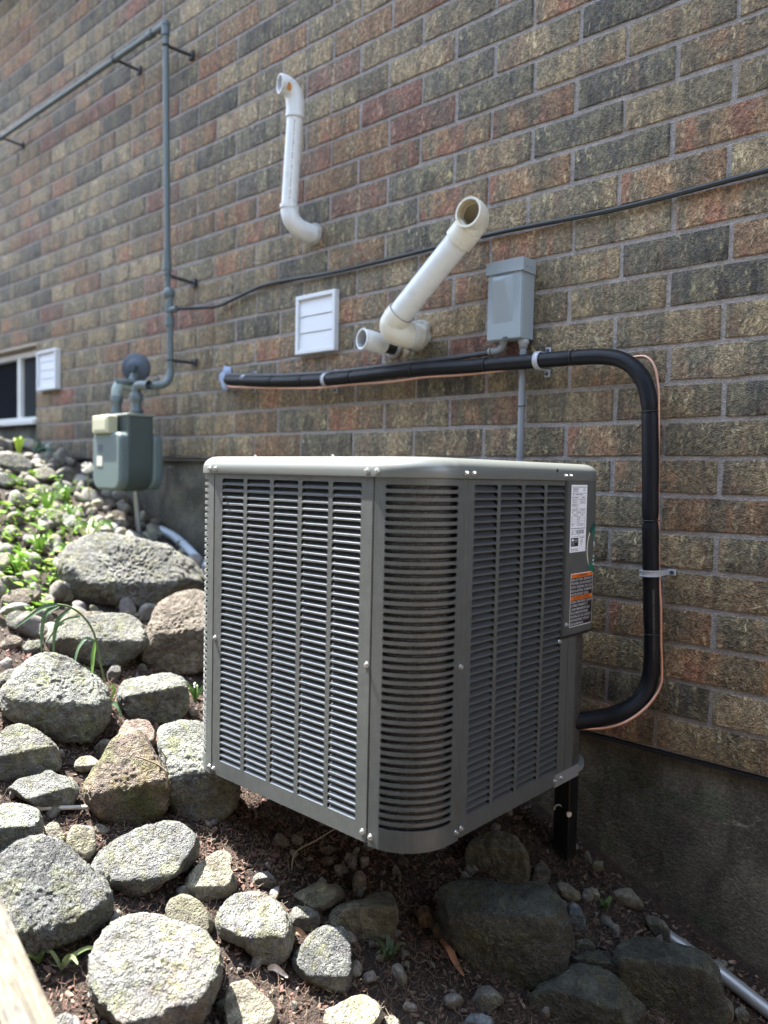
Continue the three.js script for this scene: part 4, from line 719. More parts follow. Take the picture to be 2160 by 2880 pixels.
function sphereOf(d) { if (!spheres[d]) { const g = new THREE.IcosahedronGeometry(1, d); g.deleteAttribute('uv'); g.deleteAttribute('normal'); spheres[d] = mergeVertices(g, 1e-6); } return spheres[d]; }
function rockGeo(radii, D, ridge, pitch, tone, sd, detail, soft) {
  const N = radii.length, mean = radii.reduce((a, b) => a + b) / N, depth = D * mean, hb = radii[Math.round(N / 4)];
  const rs = (t) => { let f = (t / (2 * Math.PI)) * N; f = ((f % N) + N) % N; const i = Math.floor(f), q = f - i, p0 = radii[(i + N - 1) % N], p1 = radii[i], p2 = radii[(i + 1) % N], p3 = radii[(i + 2) % N]; return Math.max(mean * 0.2, p1 + 0.5 * q * (p2 - p0 + q * (2 * p0 - 5 * p1 + 4 * p2 - p3 + q * (3 * (p1 - p2) + p3 - p0)))); };
  const cp = Math.cos(pitch), sp = Math.sin(pitch), hash = (k) => noise(sd * 7.31 + k * 3.17, k * 1.77 + sd);
  const up = V(0, cp, sp), hor = V(0, -sp, cp), side = V(1, 0, 0), pt = V(0, ridge * hb, depth * 0.8);
  const planes = [];
  const add = (n, d) => { n.normalize(); planes.push([n, Math.max(mean * 0.28, d ?? n.dot(pt))]); };
  add(V(0.22 * hash(2) * hb, 0.86 * depth, (0.98 - ridge) * hb));   // the lit upper face: from the upper outline down to the ridge
  add(hor.clone().addScaledVector(up, -0.12).addScaledVector(side, 0.28 * hash(3)));
  for (let i = 0; i < 9; i++) { const a = i * 0.7 + hash(10 + i) * 0.6, z = 0.45 + 0.45 * hash(20 + i); const n = V(Math.cos(a), Math.sin(a), z).normalize(), reach = rs(a) * Math.hypot(n.x, n.y); add(n, reach * (0.97 + 0.09 * hash(30 + i)) + depth * n.z * (0.38 + 0.12 * hash(40 + i))); }
  const pw = soft, base = sphereOf(detail), g = base.clone(), p = g.attributes.position, col = new Float32Array(p.count * 3), d = V(), [c0, c1, c2, amt] = TONES[tone];
  for (let i = 0; i < p.count; i++) {
    d.fromBufferAttribute(p, i); const c = Math.hypot(d.x, d.y), t = Math.atan2(d.y, d.x), r0 = rs(t);
    let S = Math.pow(c / r0, pw) + Math.pow(Math.abs(d.z) / (d.z < 0 ? depth * 0.85 : depth * 1.25), pw);
    for (const [n, dist] of planes) { const k = n.dot(d); if (k > 0) S += Math.pow(k / dist, pw); }
    let R = Math.pow(S, -1 / pw);
    const q = [d.x * R / 0.1 + sd * 5.3, d.y * R / 0.1 + sd * 1.9, d.z * R / 0.1 + sd * 2.7 + 0.37];
    const rid = 1 - Math.abs(fbm(q[0] * 1.5 + 4, q[1] * 1.5, q[2] * 1.5, 3)) * 2.2, rough = 0.06 * fbm(q[0] * 0.9, q[1] * 0.9, q[2] * 0.9, 2) + 0.05 * fbm(q[0] * 2.6, q[1] * 2.6, q[2] * 2.6, 4) + 0.03 * (rid - 0.5), crease = Math.pow(1 - Math.abs(noise(q[0] * 1.3, q[1] * 1.3, q[2] * 1.3 + 5.5)), 8) * 0.03, fine = 0.003 * noise(q[0] * 14, q[1] * 14, q[2] * 14);
    R = R * (1 + rough) - crease * mean + fine * (mean / 0.1);
    p.setXYZ(i, d.x * R, d.y * R, d.z * R);
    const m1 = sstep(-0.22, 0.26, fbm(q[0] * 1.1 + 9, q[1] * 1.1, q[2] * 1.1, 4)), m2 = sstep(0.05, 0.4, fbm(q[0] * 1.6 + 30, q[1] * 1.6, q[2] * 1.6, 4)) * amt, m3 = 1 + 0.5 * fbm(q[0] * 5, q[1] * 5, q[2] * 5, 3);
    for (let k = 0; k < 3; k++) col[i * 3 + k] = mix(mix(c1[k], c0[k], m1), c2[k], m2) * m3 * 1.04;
  }
  g.setAttribute('color', new THREE.BufferAttribute(col, 3)); g.computeVertexNormals();
  const out = boxUV(g, 0.26), uv = out.attributes.uv, ca = Math.cos(sd * 1.7), sa = Math.sin(sd * 1.7);
  for (let i = 0; i < uv.count; i++) { const u = uv.getX(i), v = uv.getY(i); uv.setXY(i, u * ca - v * sa + sd * 0.37, u * sa + v * ca + sd * 0.71); }
  return out;
}
let rockNo = 0;
function rock(label, [x, y, z], yaw, pitch, cm, ridge, D, tone) {
  const radii = cm.map((r) => r / 95), mean = radii.reduce((a, b) => a + b) / radii.length, sd = ++rockNo;
  const detail = mean > 0.075 ? 44 : mean > 0.045 ? 30 : mean > 0.025 ? 18 : 11, a = THREE.MathUtils.degToRad(yaw), b = THREE.MathUtils.degToRad(pitch);
  const g = rockGeo(radii, D, ridge, b, tone, sd, detail, mean > 0.04 ? 22 : 10);
  const m = solo('rock', g, tone === 6 ? pitMat : [1, 3, 4, 7, 9, 11].includes(tone) ? smoothMat : rockMat, label, mean > 0.09 ? 'boulder' : mean > 0.03 ? 'rock' : 'stone');
  if (mean > 0.09) { used['rock']--; m.name = numbered('boulder'); } else if (mean <= 0.03) { used['rock']--; m.name = numbered('stone'); }
  m.position.set(x, y, z); m.rotation.set(-b, a, 0, 'YXZ');
  return m;
}
rock('largest boulder on the bank, long and humped, below the gas meter', [-1.690, 0.941, 0.547], 61, 7, [28.3, 19.2, 14.6, 13.3, 14.7, 18.9, 23.8, 24.6, 20.8, 15.1, 13.5, 13.9, 16.8, 24.3], -0.2, 0.8, 0);
rock('flat tan stone under the bright green weeds at the left edge', [-1.712, 0.881, 0.951], 68, 9, [6.8, 6.2, 4.4, 3.6, 3.3, 3.8, 4.3, 5.7, 7.6, 4.8, 3.3, 2.9, 3.1, 4], -0.3, 0.8, 1);
rock('small pale stone half covered by bright green weeds', [-1.859, 0.925, 0.875], 68, 7, [5.1, 5.7, 3, 2.3, 2.3, 2.7, 3, 4.5, 5.3, 3.4, 2.5, 2, 2.1, 2.7], -0.5, 0.8, 1);
rock('light rounded stone behind the arching grass blades', [-1.582, 0.829, 0.997], 68, 10, [4.4, 3.7, 3.8, 3.2, 3.4, 4, 4.3, 4.2, 3.9, 3.5, 3.2, 3.2, 4.1, 4.4], -0.5, 0.8, 0);
rock('low tan slab lying behind the larger flat-topped rock', [-1.531, 0.817, 0.817], 64, 10, [14.6, 6.5, 3.7, 3, 3, 3.7, 5.3, 11.2, 7.7, 3.6, 2.7, 2.5, 2.9, 4.6], -0.6, 0.8, 1);
rock('broad flat-topped grey rock behind the arching grass stem', [-1.343, 0.783, 0.843], 63, 12, [14, 12.8, 10.2, 8.3, 8, 9, 11.9, 15.9, 11.3, 8.3, 7.7, 8.3, 10.6, 13], 0, 0.9, 0);
rock('smooth brown-grey boulder partly hidden by the left edge of the cabinet', [-1.237, 0.781, 0.604], 57, 12, [12.2, 13.6, 14.7, 14.8, 13.8, 12.4, 11.4, 12.1, 14.7, 14.7, 12.6, 12.9, 13.9, 13.3], 0.1, 0.8, 1);
rock('dark edged small rock wedged behind the big lichen rock', [-1.279, 0.724, 1.156], 68, 14, [3, 4, 3.6, 2.7, 2.3, 2.4, 2.7, 2.8, 3.5, 4, 3, 2.2, 2, 2.2], -0.2, 0.8, 0);
rock('big rounded rock with a bright lichen top in front of the grass stem', [-1.048, 0.705, 1.119], 65, 15, [13, 11.1, 10.1, 11, 12.7, 13.2, 13.3, 13.9, 10.8, 9.3, 9.9, 12.1, 14.2, 14.5], -0.05, 0.95, 2);
rock('squat grey rock right of the grass stem beside the cabinet', [-1.016, 0.659, 0.840], 59, 16, [9.7, 9.6, 8.5, 7, 6.8, 8, 10.5, 10.3, 8.6, 7.6, 7.1, 7.4, 8.8, 9.9], 0.3, 0.9, 2);
rock('small grey wedge stone directly behind the grass stem', [-1.222, 0.699, 0.859], 62, 14, [2, 2.4, 2.7, 2.7, 2.4, 2, 1.8, 2, 2.4, 3, 2.5, 2.3, 2, 1.8], 0.2, 0.8, 0);
rock('small dark egg-shaped pebble in the shade of the lichen rock', [-0.921, 0.587, 1.051], 62, 19, [2.2, 2, 2.3, 2.1, 1.9, 1.8, 1.8, 2.3, 2.1, 2.4, 2, 2, 1.9, 1.9], 0.5, 0.9, 1);
rock('small cream stone left of the mossy upright rock', [-0.873, 0.572, 1.122], 64, 20, [3.1, 2.7, 2.4, 2.1, 2.1, 2.5, 2.6, 2.9, 2.9, 2.4, 2.3, 2, 2.1, 2.6], -0.2, 0.9, 3);
rock('rounded grey rock cut by the left edge, above the crested rock', [-0.922, 0.618, 1.261], 67, 19, [8, 6.5, 6.1, 6.7, 7.5, 7.5, 7, 7.4, 7.5, 7.2, 5.7, 5.6, 7.2, 8.9], 0.1, 0.95, 0);
rock('pale grey-green rock with a crested top near the left edge', [-0.796, 0.561, 1.266], 66, 21, [7.6, 6, 4.6, 5, 4.2, 5, 6.7, 8.6, 5.3, 3.4, 3.1, 3.9, 6.6, 7.4], -0.1, 0.9, 2);
rock('small rounded pinkish stone behind the mossy upright rock', [-0.899, 0.601, 0.965], 60, 18, [4.9, 4.6, 4.7, 4.5, 4.6, 5, 4.7, 5.1, 4.5, 4.4, 5, 4.4, 4.8, 5.1], -0.3, 0.9, 4);
rock('upright pink and brown rock covered with moss patches', [-0.697, 0.564, 1.100], 61, 21, [9.1, 8.1, 9.3, 12.1, 11.5, 9.1, 9, 10, 9.4, 9.4, 9.9, 10.2, 11.2, 10.5], -0.05, 0.8, 5);
rock('large pale rock with a sunlit left face under the cabinet corner', [-0.643, 0.561, 0.937], 56, 21, [9.3, 8.4, 9.5, 11.9, 13.4, 14.2, 10.1, 8.4, 8.3, 10.1, 11.8, 12.6, 12.8, 11.5], 0, 0.8, 2);
rock('white-topped rock cut by the left edge, behind the huge pitted slab', [-0.707, 0.539, 1.375], 68, 23, [6.4, 5.8, 5.1, 4.9, 5.2, 5.5, 5.8, 5.1, 5.5, 6, 5.2, 4.2, 4.3, 6], 0, 0.9, 2);
rock('small bright white stone between the huge slab and the flat plate', [-0.676, 0.507, 1.292], 66, 24, [1.5, 1.3, 1.5, 2.2, 2.7, 2.8, 2.6, 2.2, 1.5, 1.4, 1.5, 2.2, 3.5, 2.2], -0.6, 0.8, 3);
rock('flat pale plate of stone left of the oblong pitted rock', [-0.617, 0.497, 1.259], 64, 24, [2.9, 3.1, 4, 3.5, 3.9, 4.5, 3.5, 3.2, 3, 2.9, 3.3, 4.8, 4, 3.2], -0.9, 0.5, 3);
rock('small cream pebble just above the oblong pitted rock', [-0.660, 0.489, 1.189], 63, 24, [1.7, 1.1, 0.9, 1, 1.3, 1.8, 1.8, 1.5, 1.3, 1.2, 1.3, 1.2, 1.5, 1.9], -0.5, 0.7, 3);
rock('huge pitted grey slab behind the weathered timber at the left', [-0.475, 0.483, 1.404], 66, 27, [11.4, 9, 8.6, 10.1, 11.5, 11.8, 11.7, 10.1, 9.2, 9.2, 10.5, 9.7, 10.5, 13.3], -0.45, 0.9, 6);
rock('oblong pitted grey rock lying below the mossy upright rock', [-0.494, 0.473, 1.171], 60, 26, [11.7, 10.7, 8.8, 6.9, 6.4, 6.7, 8.4, 11.5, 9.6, 8.4, 7.5, 6.2, 6.3, 8.3], -0.6, 0.85, 6);
rock('pale yellowish triangular rock at the edge of the cabinet shadow', [-0.400, 0.420, 1.062], 55, 27, [4.9, 4.5, 6.1, 5.5, 4.4, 4.2, 4.6, 5.6, 5.8, 5, 4.3, 3.9, 4.9, 5.9], -0.3, 0.8, 3);
rock('smooth olive-grey stone behind the biggest front boulder', [-0.346, 0.393, 1.154], 57, 29, [4, 3.3, 3.2, 3.4, 4.4, 5.2, 5.2, 4.3, 3.7, 3, 3.1, 3.9, 5.1, 5.4], -0.8, 0.7, 7);
rock('biggest front boulder, speckled grey-white with a pinkish patch', [-0.230, 0.387, 1.304], 59, 32, [12, 11.9, 9.7, 9.4, 11, 12.1, 12.2, 10.9, 10.4, 9.5, 9.2, 10.3, 11.6, 11.5], -0.55, 0.95, 8);
rock('rock mostly cut off by the lower edge beside the timber', [-0.264, 0.352, 1.458], 65, 34, [2.3, 1.6, 1.4, 1.6, 1.9, 2.2, 2.5, 2.4, 1.8, 1.5, 1.5, 1.7, 2, 3.2], -0.5, 0.8, 0);
rock('rounded speckled rock fully sunlit in front of the cabinet shadow', [-0.237, 0.377, 1.060], 52, 30, [7.2, 6.4, 6.1, 6.2, 6.8, 7.7, 8.5, 8.4, 5.7, 4.6, 5.1, 6.9, 8.6, 8.1], -0.25, 0.95, 8);
rock('rock crossed by the diagonal edge of the cabinet shadow', [-0.113, 0.322, 0.974], 47, 32, [5.1, 5.5, 6.5, 6.1, 6, 5.5, 5.6, 6.6, 6.1, 5.1, 4.9, 5.5, 7, 5.9], -0.45, 0.9, 6);
rock('yellow-stained rock at the lower edge right of the biggest boulder', [-0.115, 0.312, 1.174], 52, 35, [4.8, 3.7, 3.4, 3.9, 5.5, 5.4, 4.6, 4.4, 4.6, 4.2, 3.6, 3.9, 4.8, 5.7], -0.5, 0.9, 3);
rock('low mossy stone half buried in chips at the lower edge', [-0.004, 0.268, 1.006], 45, 35, [6, 5.5, 4.7, 3.6, 3.1, 3.1, 3.8, 6.4, 5.9, 3.6, 3, 3, 3.3, 4.7], -0.6, 0.7, 3);
rock('flat shaded slab resting on a darker stone under the cabinet', [-0.257, 0.358, 0.867], 47, 29, [6, 5.2, 3.4, 3, 3, 3, 3.7, 5.7, 5.5, 2.8, 2.5, 2.8, 3.3, 3.9], -0.6, 0.7, 7);
rock('dark bluish stone under the flat shaded slab', [-0.225, 0.347, 0.935], 48, 30, [3.3, 3.1, 2.6, 2.5, 2.6, 3.3, 3.4, 3.4, 2.8, 2.6, 2.5, 2.9, 3, 3.5], 0.1, 0.9, 0);
rock('blocky brown-grey rock standing in the cabinet shadow', [-0.149, 0.333, 0.817], 44, 30, [7, 7.1, 7.6, 5.1, 3.9, 4.9, 6.3, 8.2, 7.2, 5.6, 4.8, 4.9, 5.7, 6.7], 0.5, 0.8, 7);
rock('dim rounded stone just inside the shadow behind the speckled rock', [-0.357, 0.387, 0.944], 51, 28, [2.5, 2.1, 1.9, 2.1, 2.1, 2.3, 2.6, 2.7, 2.1, 2.1, 1.9, 1.8, 2.2, 3], 0.3, 0.8, 0);
rock('small upright brown stone behind the blocky shaded rock', [-0.238, 0.352, 0.750], 44, 28, [1.7, 1.8, 2.4, 2.9, 3, 2.1, 1.8, 1.6, 1.7, 2.3, 2.8, 3, 2, 1.8], 0.5, 0.8, 1);
rock('upper of two smooth tan pebbles beside the dark boulder', [-0.090, 0.299, 0.677], 39, 30, [1.7, 1.6, 1.8, 2.5, 2.6, 2.3, 2.2, 1.7, 1.7, 2, 2.1, 2.7, 2.5, 2], 0.4, 0.9, 9);
rock('lower of two smooth tan pebbles beside the dark boulder', [-0.047, 0.280, 0.673], 38, 31, [1.9, 1.6, 1.7, 1.7, 2, 2.1, 2.1, 1.7, 1.7, 1.6, 1.7, 2.1, 2.1, 1.9], 0.4, 0.9, 9);
rock('small whitish stone cut by the lower edge, right of the low mossy stone', [0.043, 0.243, 0.943], 42, 36, [1.8, 1.8, 1.6, 1.7, 1.5, 1.7, 1.6, 1.7, 2, 1.6, 1.5, 1.4, 1.4, 1.9], -0.3, 0.9, 3);
rock('small flat stone deep in the shade under the cabinet, upper one', [-0.366, 0.386, 0.739], 47, 26, [1.9, 2, 1.7, 1.2, 1, 1.1, 1.5, 1.9, 2.2, 1.4, 1.2, 1.3, 1.2, 1.4], 0.2, 0.8, 1);
rock('small round stone deep in the shade under the cabinet, lower one', [-0.339, 0.377, 0.761], 47, 27, [1.5, 1.5, 1.2, 1, 1.1, 1.3, 1.3, 1.6, 1.4, 1.2, 1.2, 1, 1.1, 1.6], 0.2, 0.8, 1);
rock('small brownish stone under the rounded cabinet corner', [-0.247, 0.344, 0.578], 41, 27, [1.4, 1.3, 1.2, 1, 1, 1.3, 1.2, 1.5, 1.3, 1.1, 1.1, 1, 1.1, 1.4], 0.2, 0.8, 1);
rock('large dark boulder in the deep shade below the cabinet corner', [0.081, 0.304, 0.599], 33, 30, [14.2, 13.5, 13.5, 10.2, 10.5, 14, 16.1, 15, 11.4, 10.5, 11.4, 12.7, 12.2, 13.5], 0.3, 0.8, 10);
rock('rounded greenish boulder tucked under the right side of the cabinet', [-0.098, 0.327, 0.366], 34, 26, [7.7, 7.3, 7.1, 6.7, 6.6, 7.1, 8, 8.4, 8.4, 6.5, 5.8, 5.9, 7.4, 8.5], 0.4, 0.8, 7);
rock('grey stone beside the rounded greenish boulder', [-0.028, 0.278, 0.268], 31, 27, [2.2, 2.6, 2.4, 2.8, 2.7, 2.5, 2.1, 2.1, 2.4, 3, 2.6, 2.5, 2.4, 2.4], 0.3, 0.8, 0);
rock('flat pale stone above the bluish oval stone', [0.045, 0.251, 0.252], 29, 27, [3, 2, 1.8, 1.8, 2.1, 3.3, 3.3, 2.6, 2.5, 1.9, 1.8, 2.1, 2.7, 3.2], 0, 0.7, 3);
rock('bluish oval stone right of the large dark boulder', [0.109, 0.234, 0.322], 28, 29, [2.2, 2, 2.3, 2.9, 3.7, 3.5, 2.5, 2, 2.1, 2.4, 3, 3.3, 3.6, 2.6], 0.2, 0.8, 11);
rock('round pale pebble in the chips near the foundation', [0.081, 0.233, 0.186], 27, 27, [1.9, 1.7, 1.8, 1.7, 1.7, 1.7, 1.6, 1.9, 1.7, 1.8, 1.6, 1.6, 1.8, 1.7], 0.2, 0.9, 3);
rock('pale two-humped stone in the chips near the foundation', [0.147, 0.218, 0.114], 25, 27, [3.6, 2.7, 2.5, 2.8, 2.6, 2.8, 3.6, 4.4, 3, 2.1, 1.9, 2.1, 3, 4.5], 0.1, 0.7, 3);
rock('grey slanted stone leaning beside the foundation wall', [0.243, 0.189, 0.141], 23, 29, [2.9, 2.4, 2.4, 2.3, 2.7, 3.4, 4.8, 2.6, 2, 1.9, 2.2, 3.2, 3.8, 3.5], 0.3, 0.7, 0);
rock('small pale cobble nearest the black support leg', [0.033, 0.249, 0.064], 27, 26, [1.4, 1.4, 1.8, 1.4, 1.3, 1.4, 1.4, 1.6, 1.6, 1.4, 1.5, 1.4, 1.4, 1.6], 0.2, 0.8, 3);
rock('tiny pinkish pebble above the right shaded boulder', [0.185, 0.191, 0.299], 26, 30, [1.2, 1.1, 1.1, 0.9, 0.8, 0.9, 0.9, 1, 1.2, 1.1, 0.8, 0.8, 0.9, 0.9], 0.2, 0.9, 9);
rock('dark green stone sunk behind the two front shaded boulders', [0.160, 0.205, 0.369], 28, 30, [2.6, 2.4, 2.1, 1.9, 1.6, 1.8, 2.2, 2.2, 2.8, 2.3, 1.7, 1.5, 1.7, 2], 0.3, 0.8, 7);
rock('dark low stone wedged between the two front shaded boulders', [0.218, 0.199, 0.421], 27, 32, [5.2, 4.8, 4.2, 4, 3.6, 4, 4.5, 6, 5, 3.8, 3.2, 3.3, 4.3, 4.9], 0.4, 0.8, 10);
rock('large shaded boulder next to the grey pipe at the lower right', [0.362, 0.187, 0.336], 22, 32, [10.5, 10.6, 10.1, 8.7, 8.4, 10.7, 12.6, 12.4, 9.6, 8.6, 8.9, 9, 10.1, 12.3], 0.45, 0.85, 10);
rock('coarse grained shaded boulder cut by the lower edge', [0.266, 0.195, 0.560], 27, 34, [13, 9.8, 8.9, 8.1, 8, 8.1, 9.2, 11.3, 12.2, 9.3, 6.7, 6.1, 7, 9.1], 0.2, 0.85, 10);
rock('lichen-pale stone beside the large shaded boulder at lower right', [0.446, 0.113, 0.224], 18, 32, [1.5, 1.6, 2, 2.5, 3, 2.4, 1.7, 1.4, 1.5, 1.9, 2.8, 2.7, 2.2, 1.7], 0.2, 0.8, 3);
rock('small grey stone at the lower right edge below the grey pipe', [0.471, 0.098, 0.195], 17, 32, [1.5, 1.7, 1.6, 1.8, 1.8, 1.6, 1.7, 1.5, 1.4, 1.6, 2, 1.6, 1.6, 1.6], 0.2, 0.8, 0);
rock('rounded dark grey stone on the chips left of the coarse boulder', [0.118, 0.223, 0.719], 34, 34, [3.6, 3, 2.5, 2.5, 2.4, 2.5, 2.5, 2.8, 3.4, 2.9, 2.4, 2, 2.1, 2.5], 0.3, 0.9, 0);
rock('smooth bluish-white pebble cut by the lower edge', [0.144, 0.212, 0.783], 35, 35, [3, 3.1, 2.3, 2.1, 1.9, 2.2, 2.6, 3, 3.1, 2.3, 2, 2, 2, 2.5], 0.1, 0.9, 11);
rock('dark brown stone at the left edge above the lichen rock', [-1.474, 0.783, 1.073], 68, 12, [3.7, 3.4, 2.6, 2.4, 2.6, 2.2, 2.3, 3.1, 4.4, 2.7, 2.2, 1.9, 2, 2.6], -0.1, 0.8, 1);
rock('tan cobble below the light stone, beside hanging grass blades', [-1.431, 0.770, 1.022], 67, 12, [3.2, 3, 2.9, 2.2, 2.2, 2.5, 2.5, 3.1, 2.9, 2.9, 2.2, 2.2, 2.6, 2.5], -0.2, 0.8, 0);
rock('pale blurred stone left of the taller dandelion clock', [-2.401, 1.121, 0.532], 66, 3, [6.2, 5.1, 3.9, 3.7, 3.6, 3.9, 5.2, 5.9, 5.6, 3.9, 3.5, 3.6, 3.8, 5.2], -0.5, 0.8, 3);
rock('brownish blurred stone below the gas meter', [-2.553, 1.166, 0.181], 62, 2, [4.2, 3.4, 3, 2.6, 2.4, 2.8, 4.3, 3.8, 3.9, 2.7, 2.3, 2.4, 3.2, 3.8], -0.3, 0.8, 1);
rock('blurred stone behind the long boulder, below the meter pipe', [-2.376, 1.112, 0.225], 62, 3, [4.4, 4.2, 3.3, 3.2, 3.4, 3.6, 4.7, 4.3, 3.8, 3.7, 3.6, 3.2, 3.5, 4.5], -0.3, 0.8, 1);
rock('big blurred grey stone at the far left below the window', [-3.048, 1.357, 0.424], 68, 0, [8.8, 5.9, 5.1, 5.2, 5, 6, 8, 8.4, 6.6, 4.9, 4.7, 4.7, 5.5, 8.9], -0.3, 0.8, 0);
rock('pale blurred stone under the window corner', [-2.919, 1.303, 0.338], 66, 0, [6, 5.2, 4.4, 4, 3.5, 3.7, 5, 5.7, 5.3, 4.6, 3.5, 3.3, 3.9, 5.2], -0.4, 0.8, 3);
rock('pale blurred flat stone in the middle of the bank', [-2.717, 1.229, 0.428], 66, 1, [5.4, 4.8, 4, 2.8, 2.6, 2.9, 4.3, 4.9, 4.9, 3.5, 3.2, 3.2, 3.1, 3.7], -0.4, 0.8, 3);
rock('blurred stone at the far left edge of the bank', [-2.835, 1.274, 0.552], 69, 1, [4.4, 4.6, 3.9, 3.3, 3.5, 4.4, 4.1, 4.7, 4.4, 3.8, 3.8, 3.3, 3.7, 5.2], -0.4, 0.8, 0);

// small stones nobody would count
{
  const mat = M({ map: speckMap, bumpMap: rockBump, bumpScale: 0.004, roughness: 0.95 }), variants = [];
  const place = (n, fn, name, sizes, tints) => {
    const g = rockGeo(Array.from({ length: 10 }, () => 0.01 * rr(0.75, 1.15)), 0.8, 0.2, 0.5, 0, rr(1, 90), 3, 5); g.deleteAttribute('color');
    const im = new THREE.InstancedMesh(g, mat, n), mt = new THREE.Matrix4(), q = new THREE.Quaternion(), e = new THREE.Euler();
    for (let i = 0; i < n; i++) { const [x, z] = fn(), s = sizes(); e.set(rr(0, 6), rr(0, 6), rr(0, 6)); q.setFromEuler(e); mt.compose(V(x, groundY(x, z) + s * 0.003, z), q, V(s * rr(0.8, 1.3), s * rr(0.6, 1), s)); im.setMatrixAt(i, mt); im.setColorAt(i, tints()); }
    im.name = name; im.castShadow = im.receiveShadow = true; scene.add(im); return im;
  };
  const grey = () => { const k = rr(0.22, 0.48); return lin(k, k * rr(0.9, 0.97), k * rr(0.78, 0.9)); };
  meta(place(520, () => [rr(-3.6, -1.5), 0.05 + 0.95 * rnd()], 'rubble', () => Math.pow(rnd(), 1.4) * 5.2 + 1.1, grey), 'scattered small rubble on the bank below the gas meter', 'rubble', null, 'stuff');
  meta(place(1100, () => [rr(-1.5, 0.6), rr(0.03, 1.55)], 'pebbles', () => Math.pow(rnd(), 3) * 2.4 + 0.25, grey), 'small pebbles scattered in the wood chips between the rocks', 'pebbles', null, 'stuff');
}
{ // wood chips and needles
  const chip = new THREE.BoxGeometry(1, 0.18, 0.55, 2, 1, 1); { const p = chip.attributes.position; for (let i = 0; i < p.count; i++) { const x = p.getX(i); p.setZ(i, p.getZ(i) * (1 - 0.55 * Math.abs(x) * 2 * (x > 0 ? 1 : 0.5))); p.setY(i, p.getY(i) + 0.1 * x * x); } chip.computeVertexNormals(); }
  const n = 16000, im = new THREE.InstancedMesh(chip, M({ color: lin(1, 1, 1), roughness: 0.95 }), n), mt = new THREE.Matrix4(), q = new THREE.Quaternion(), e = new THREE.Euler();
  let i = 0;
  while (i < n) {
    const x = rr(-1.6, 0.62), z = rr(0.02, 1.6); if (noise(x * 4.5, z * 4.5) + rnd() * 0.9 < 0.1) continue;
    const s = rr(0.004, 0.013) * (rnd() < 0.06 ? 1.8 : 1); e.set(rr(-0.7, 0.7), rr(0, 6.3), rr(-0.7, 0.7)); q.setFromEuler(e);
    mt.compose(V(x, groundY(x, z) + groundRough(x, z) + rr(0.001, 0.006), z), q, V(s, s, s)); im.setMatrixAt(i, mt);
    const k = rr(0.55, 1.3); im.setColorAt(i, rnd() < 0.82 ? lin(0.15 * k, 0.085 * k, 0.068 * k) : lin(0.21 * k, 0.16 * k, 0.12 * k)); i++;
  }
  im.name = 'wood_chips'; scene.add(meta(im, 'reddish brown wood chip mulch between the rocks', 'mulch', null, 'stuff'));
  const nd = new THREE.CylinderGeometry(0.0006, 0.0004, 1, 4, 3); { const p = nd.attributes.position; for (let k = 0; k < p.count; k++) p.setX(k, p.getX(k) + 0.12 * p.getY(k) * p.getY(k) * 0.35); nd.rotateZ(Math.PI / 2); nd.computeVertexNormals(); }
  const m = 15000, ne = new THREE.InstancedMesh(nd, M({ color: lin(1, 1, 1), roughness: 0.9 }), m); i = 0;
  while (i < m) {
    const x = rr(-1.5, 0.6), z = rr(0.03, 1.6); if (noise(x * 3.5 + 40, z * 3.5) + rnd() * 0.8 < 0.22) continue;
    const s = rr(0.012, 0.045); e.set(rr(-0.3, 0.3), rr(0, 6.3), rr(-0.4, 0.4)); q.setFromEuler(e);
    mt.compose(V(x, groundY(x, z) + groundRough(x, z) + rr(0.003, 0.011), z), q, V(s, 1, 1)); ne.setMatrixAt(i, mt);
    const k = rr(0.5, 1.3); ne.setColorAt(i, rnd() < 0.7 ? lin(0.14 * k, 0.085 * k, 0.06 * k) : lin(0.24 * k, 0.19 * k, 0.13 * k)); i++;
  }
  ne.name = 'dry_needles'; scene.add(meta(ne, 'dry brown needle litter lying between the rocks', 'needles', null, 'stuff'));
}
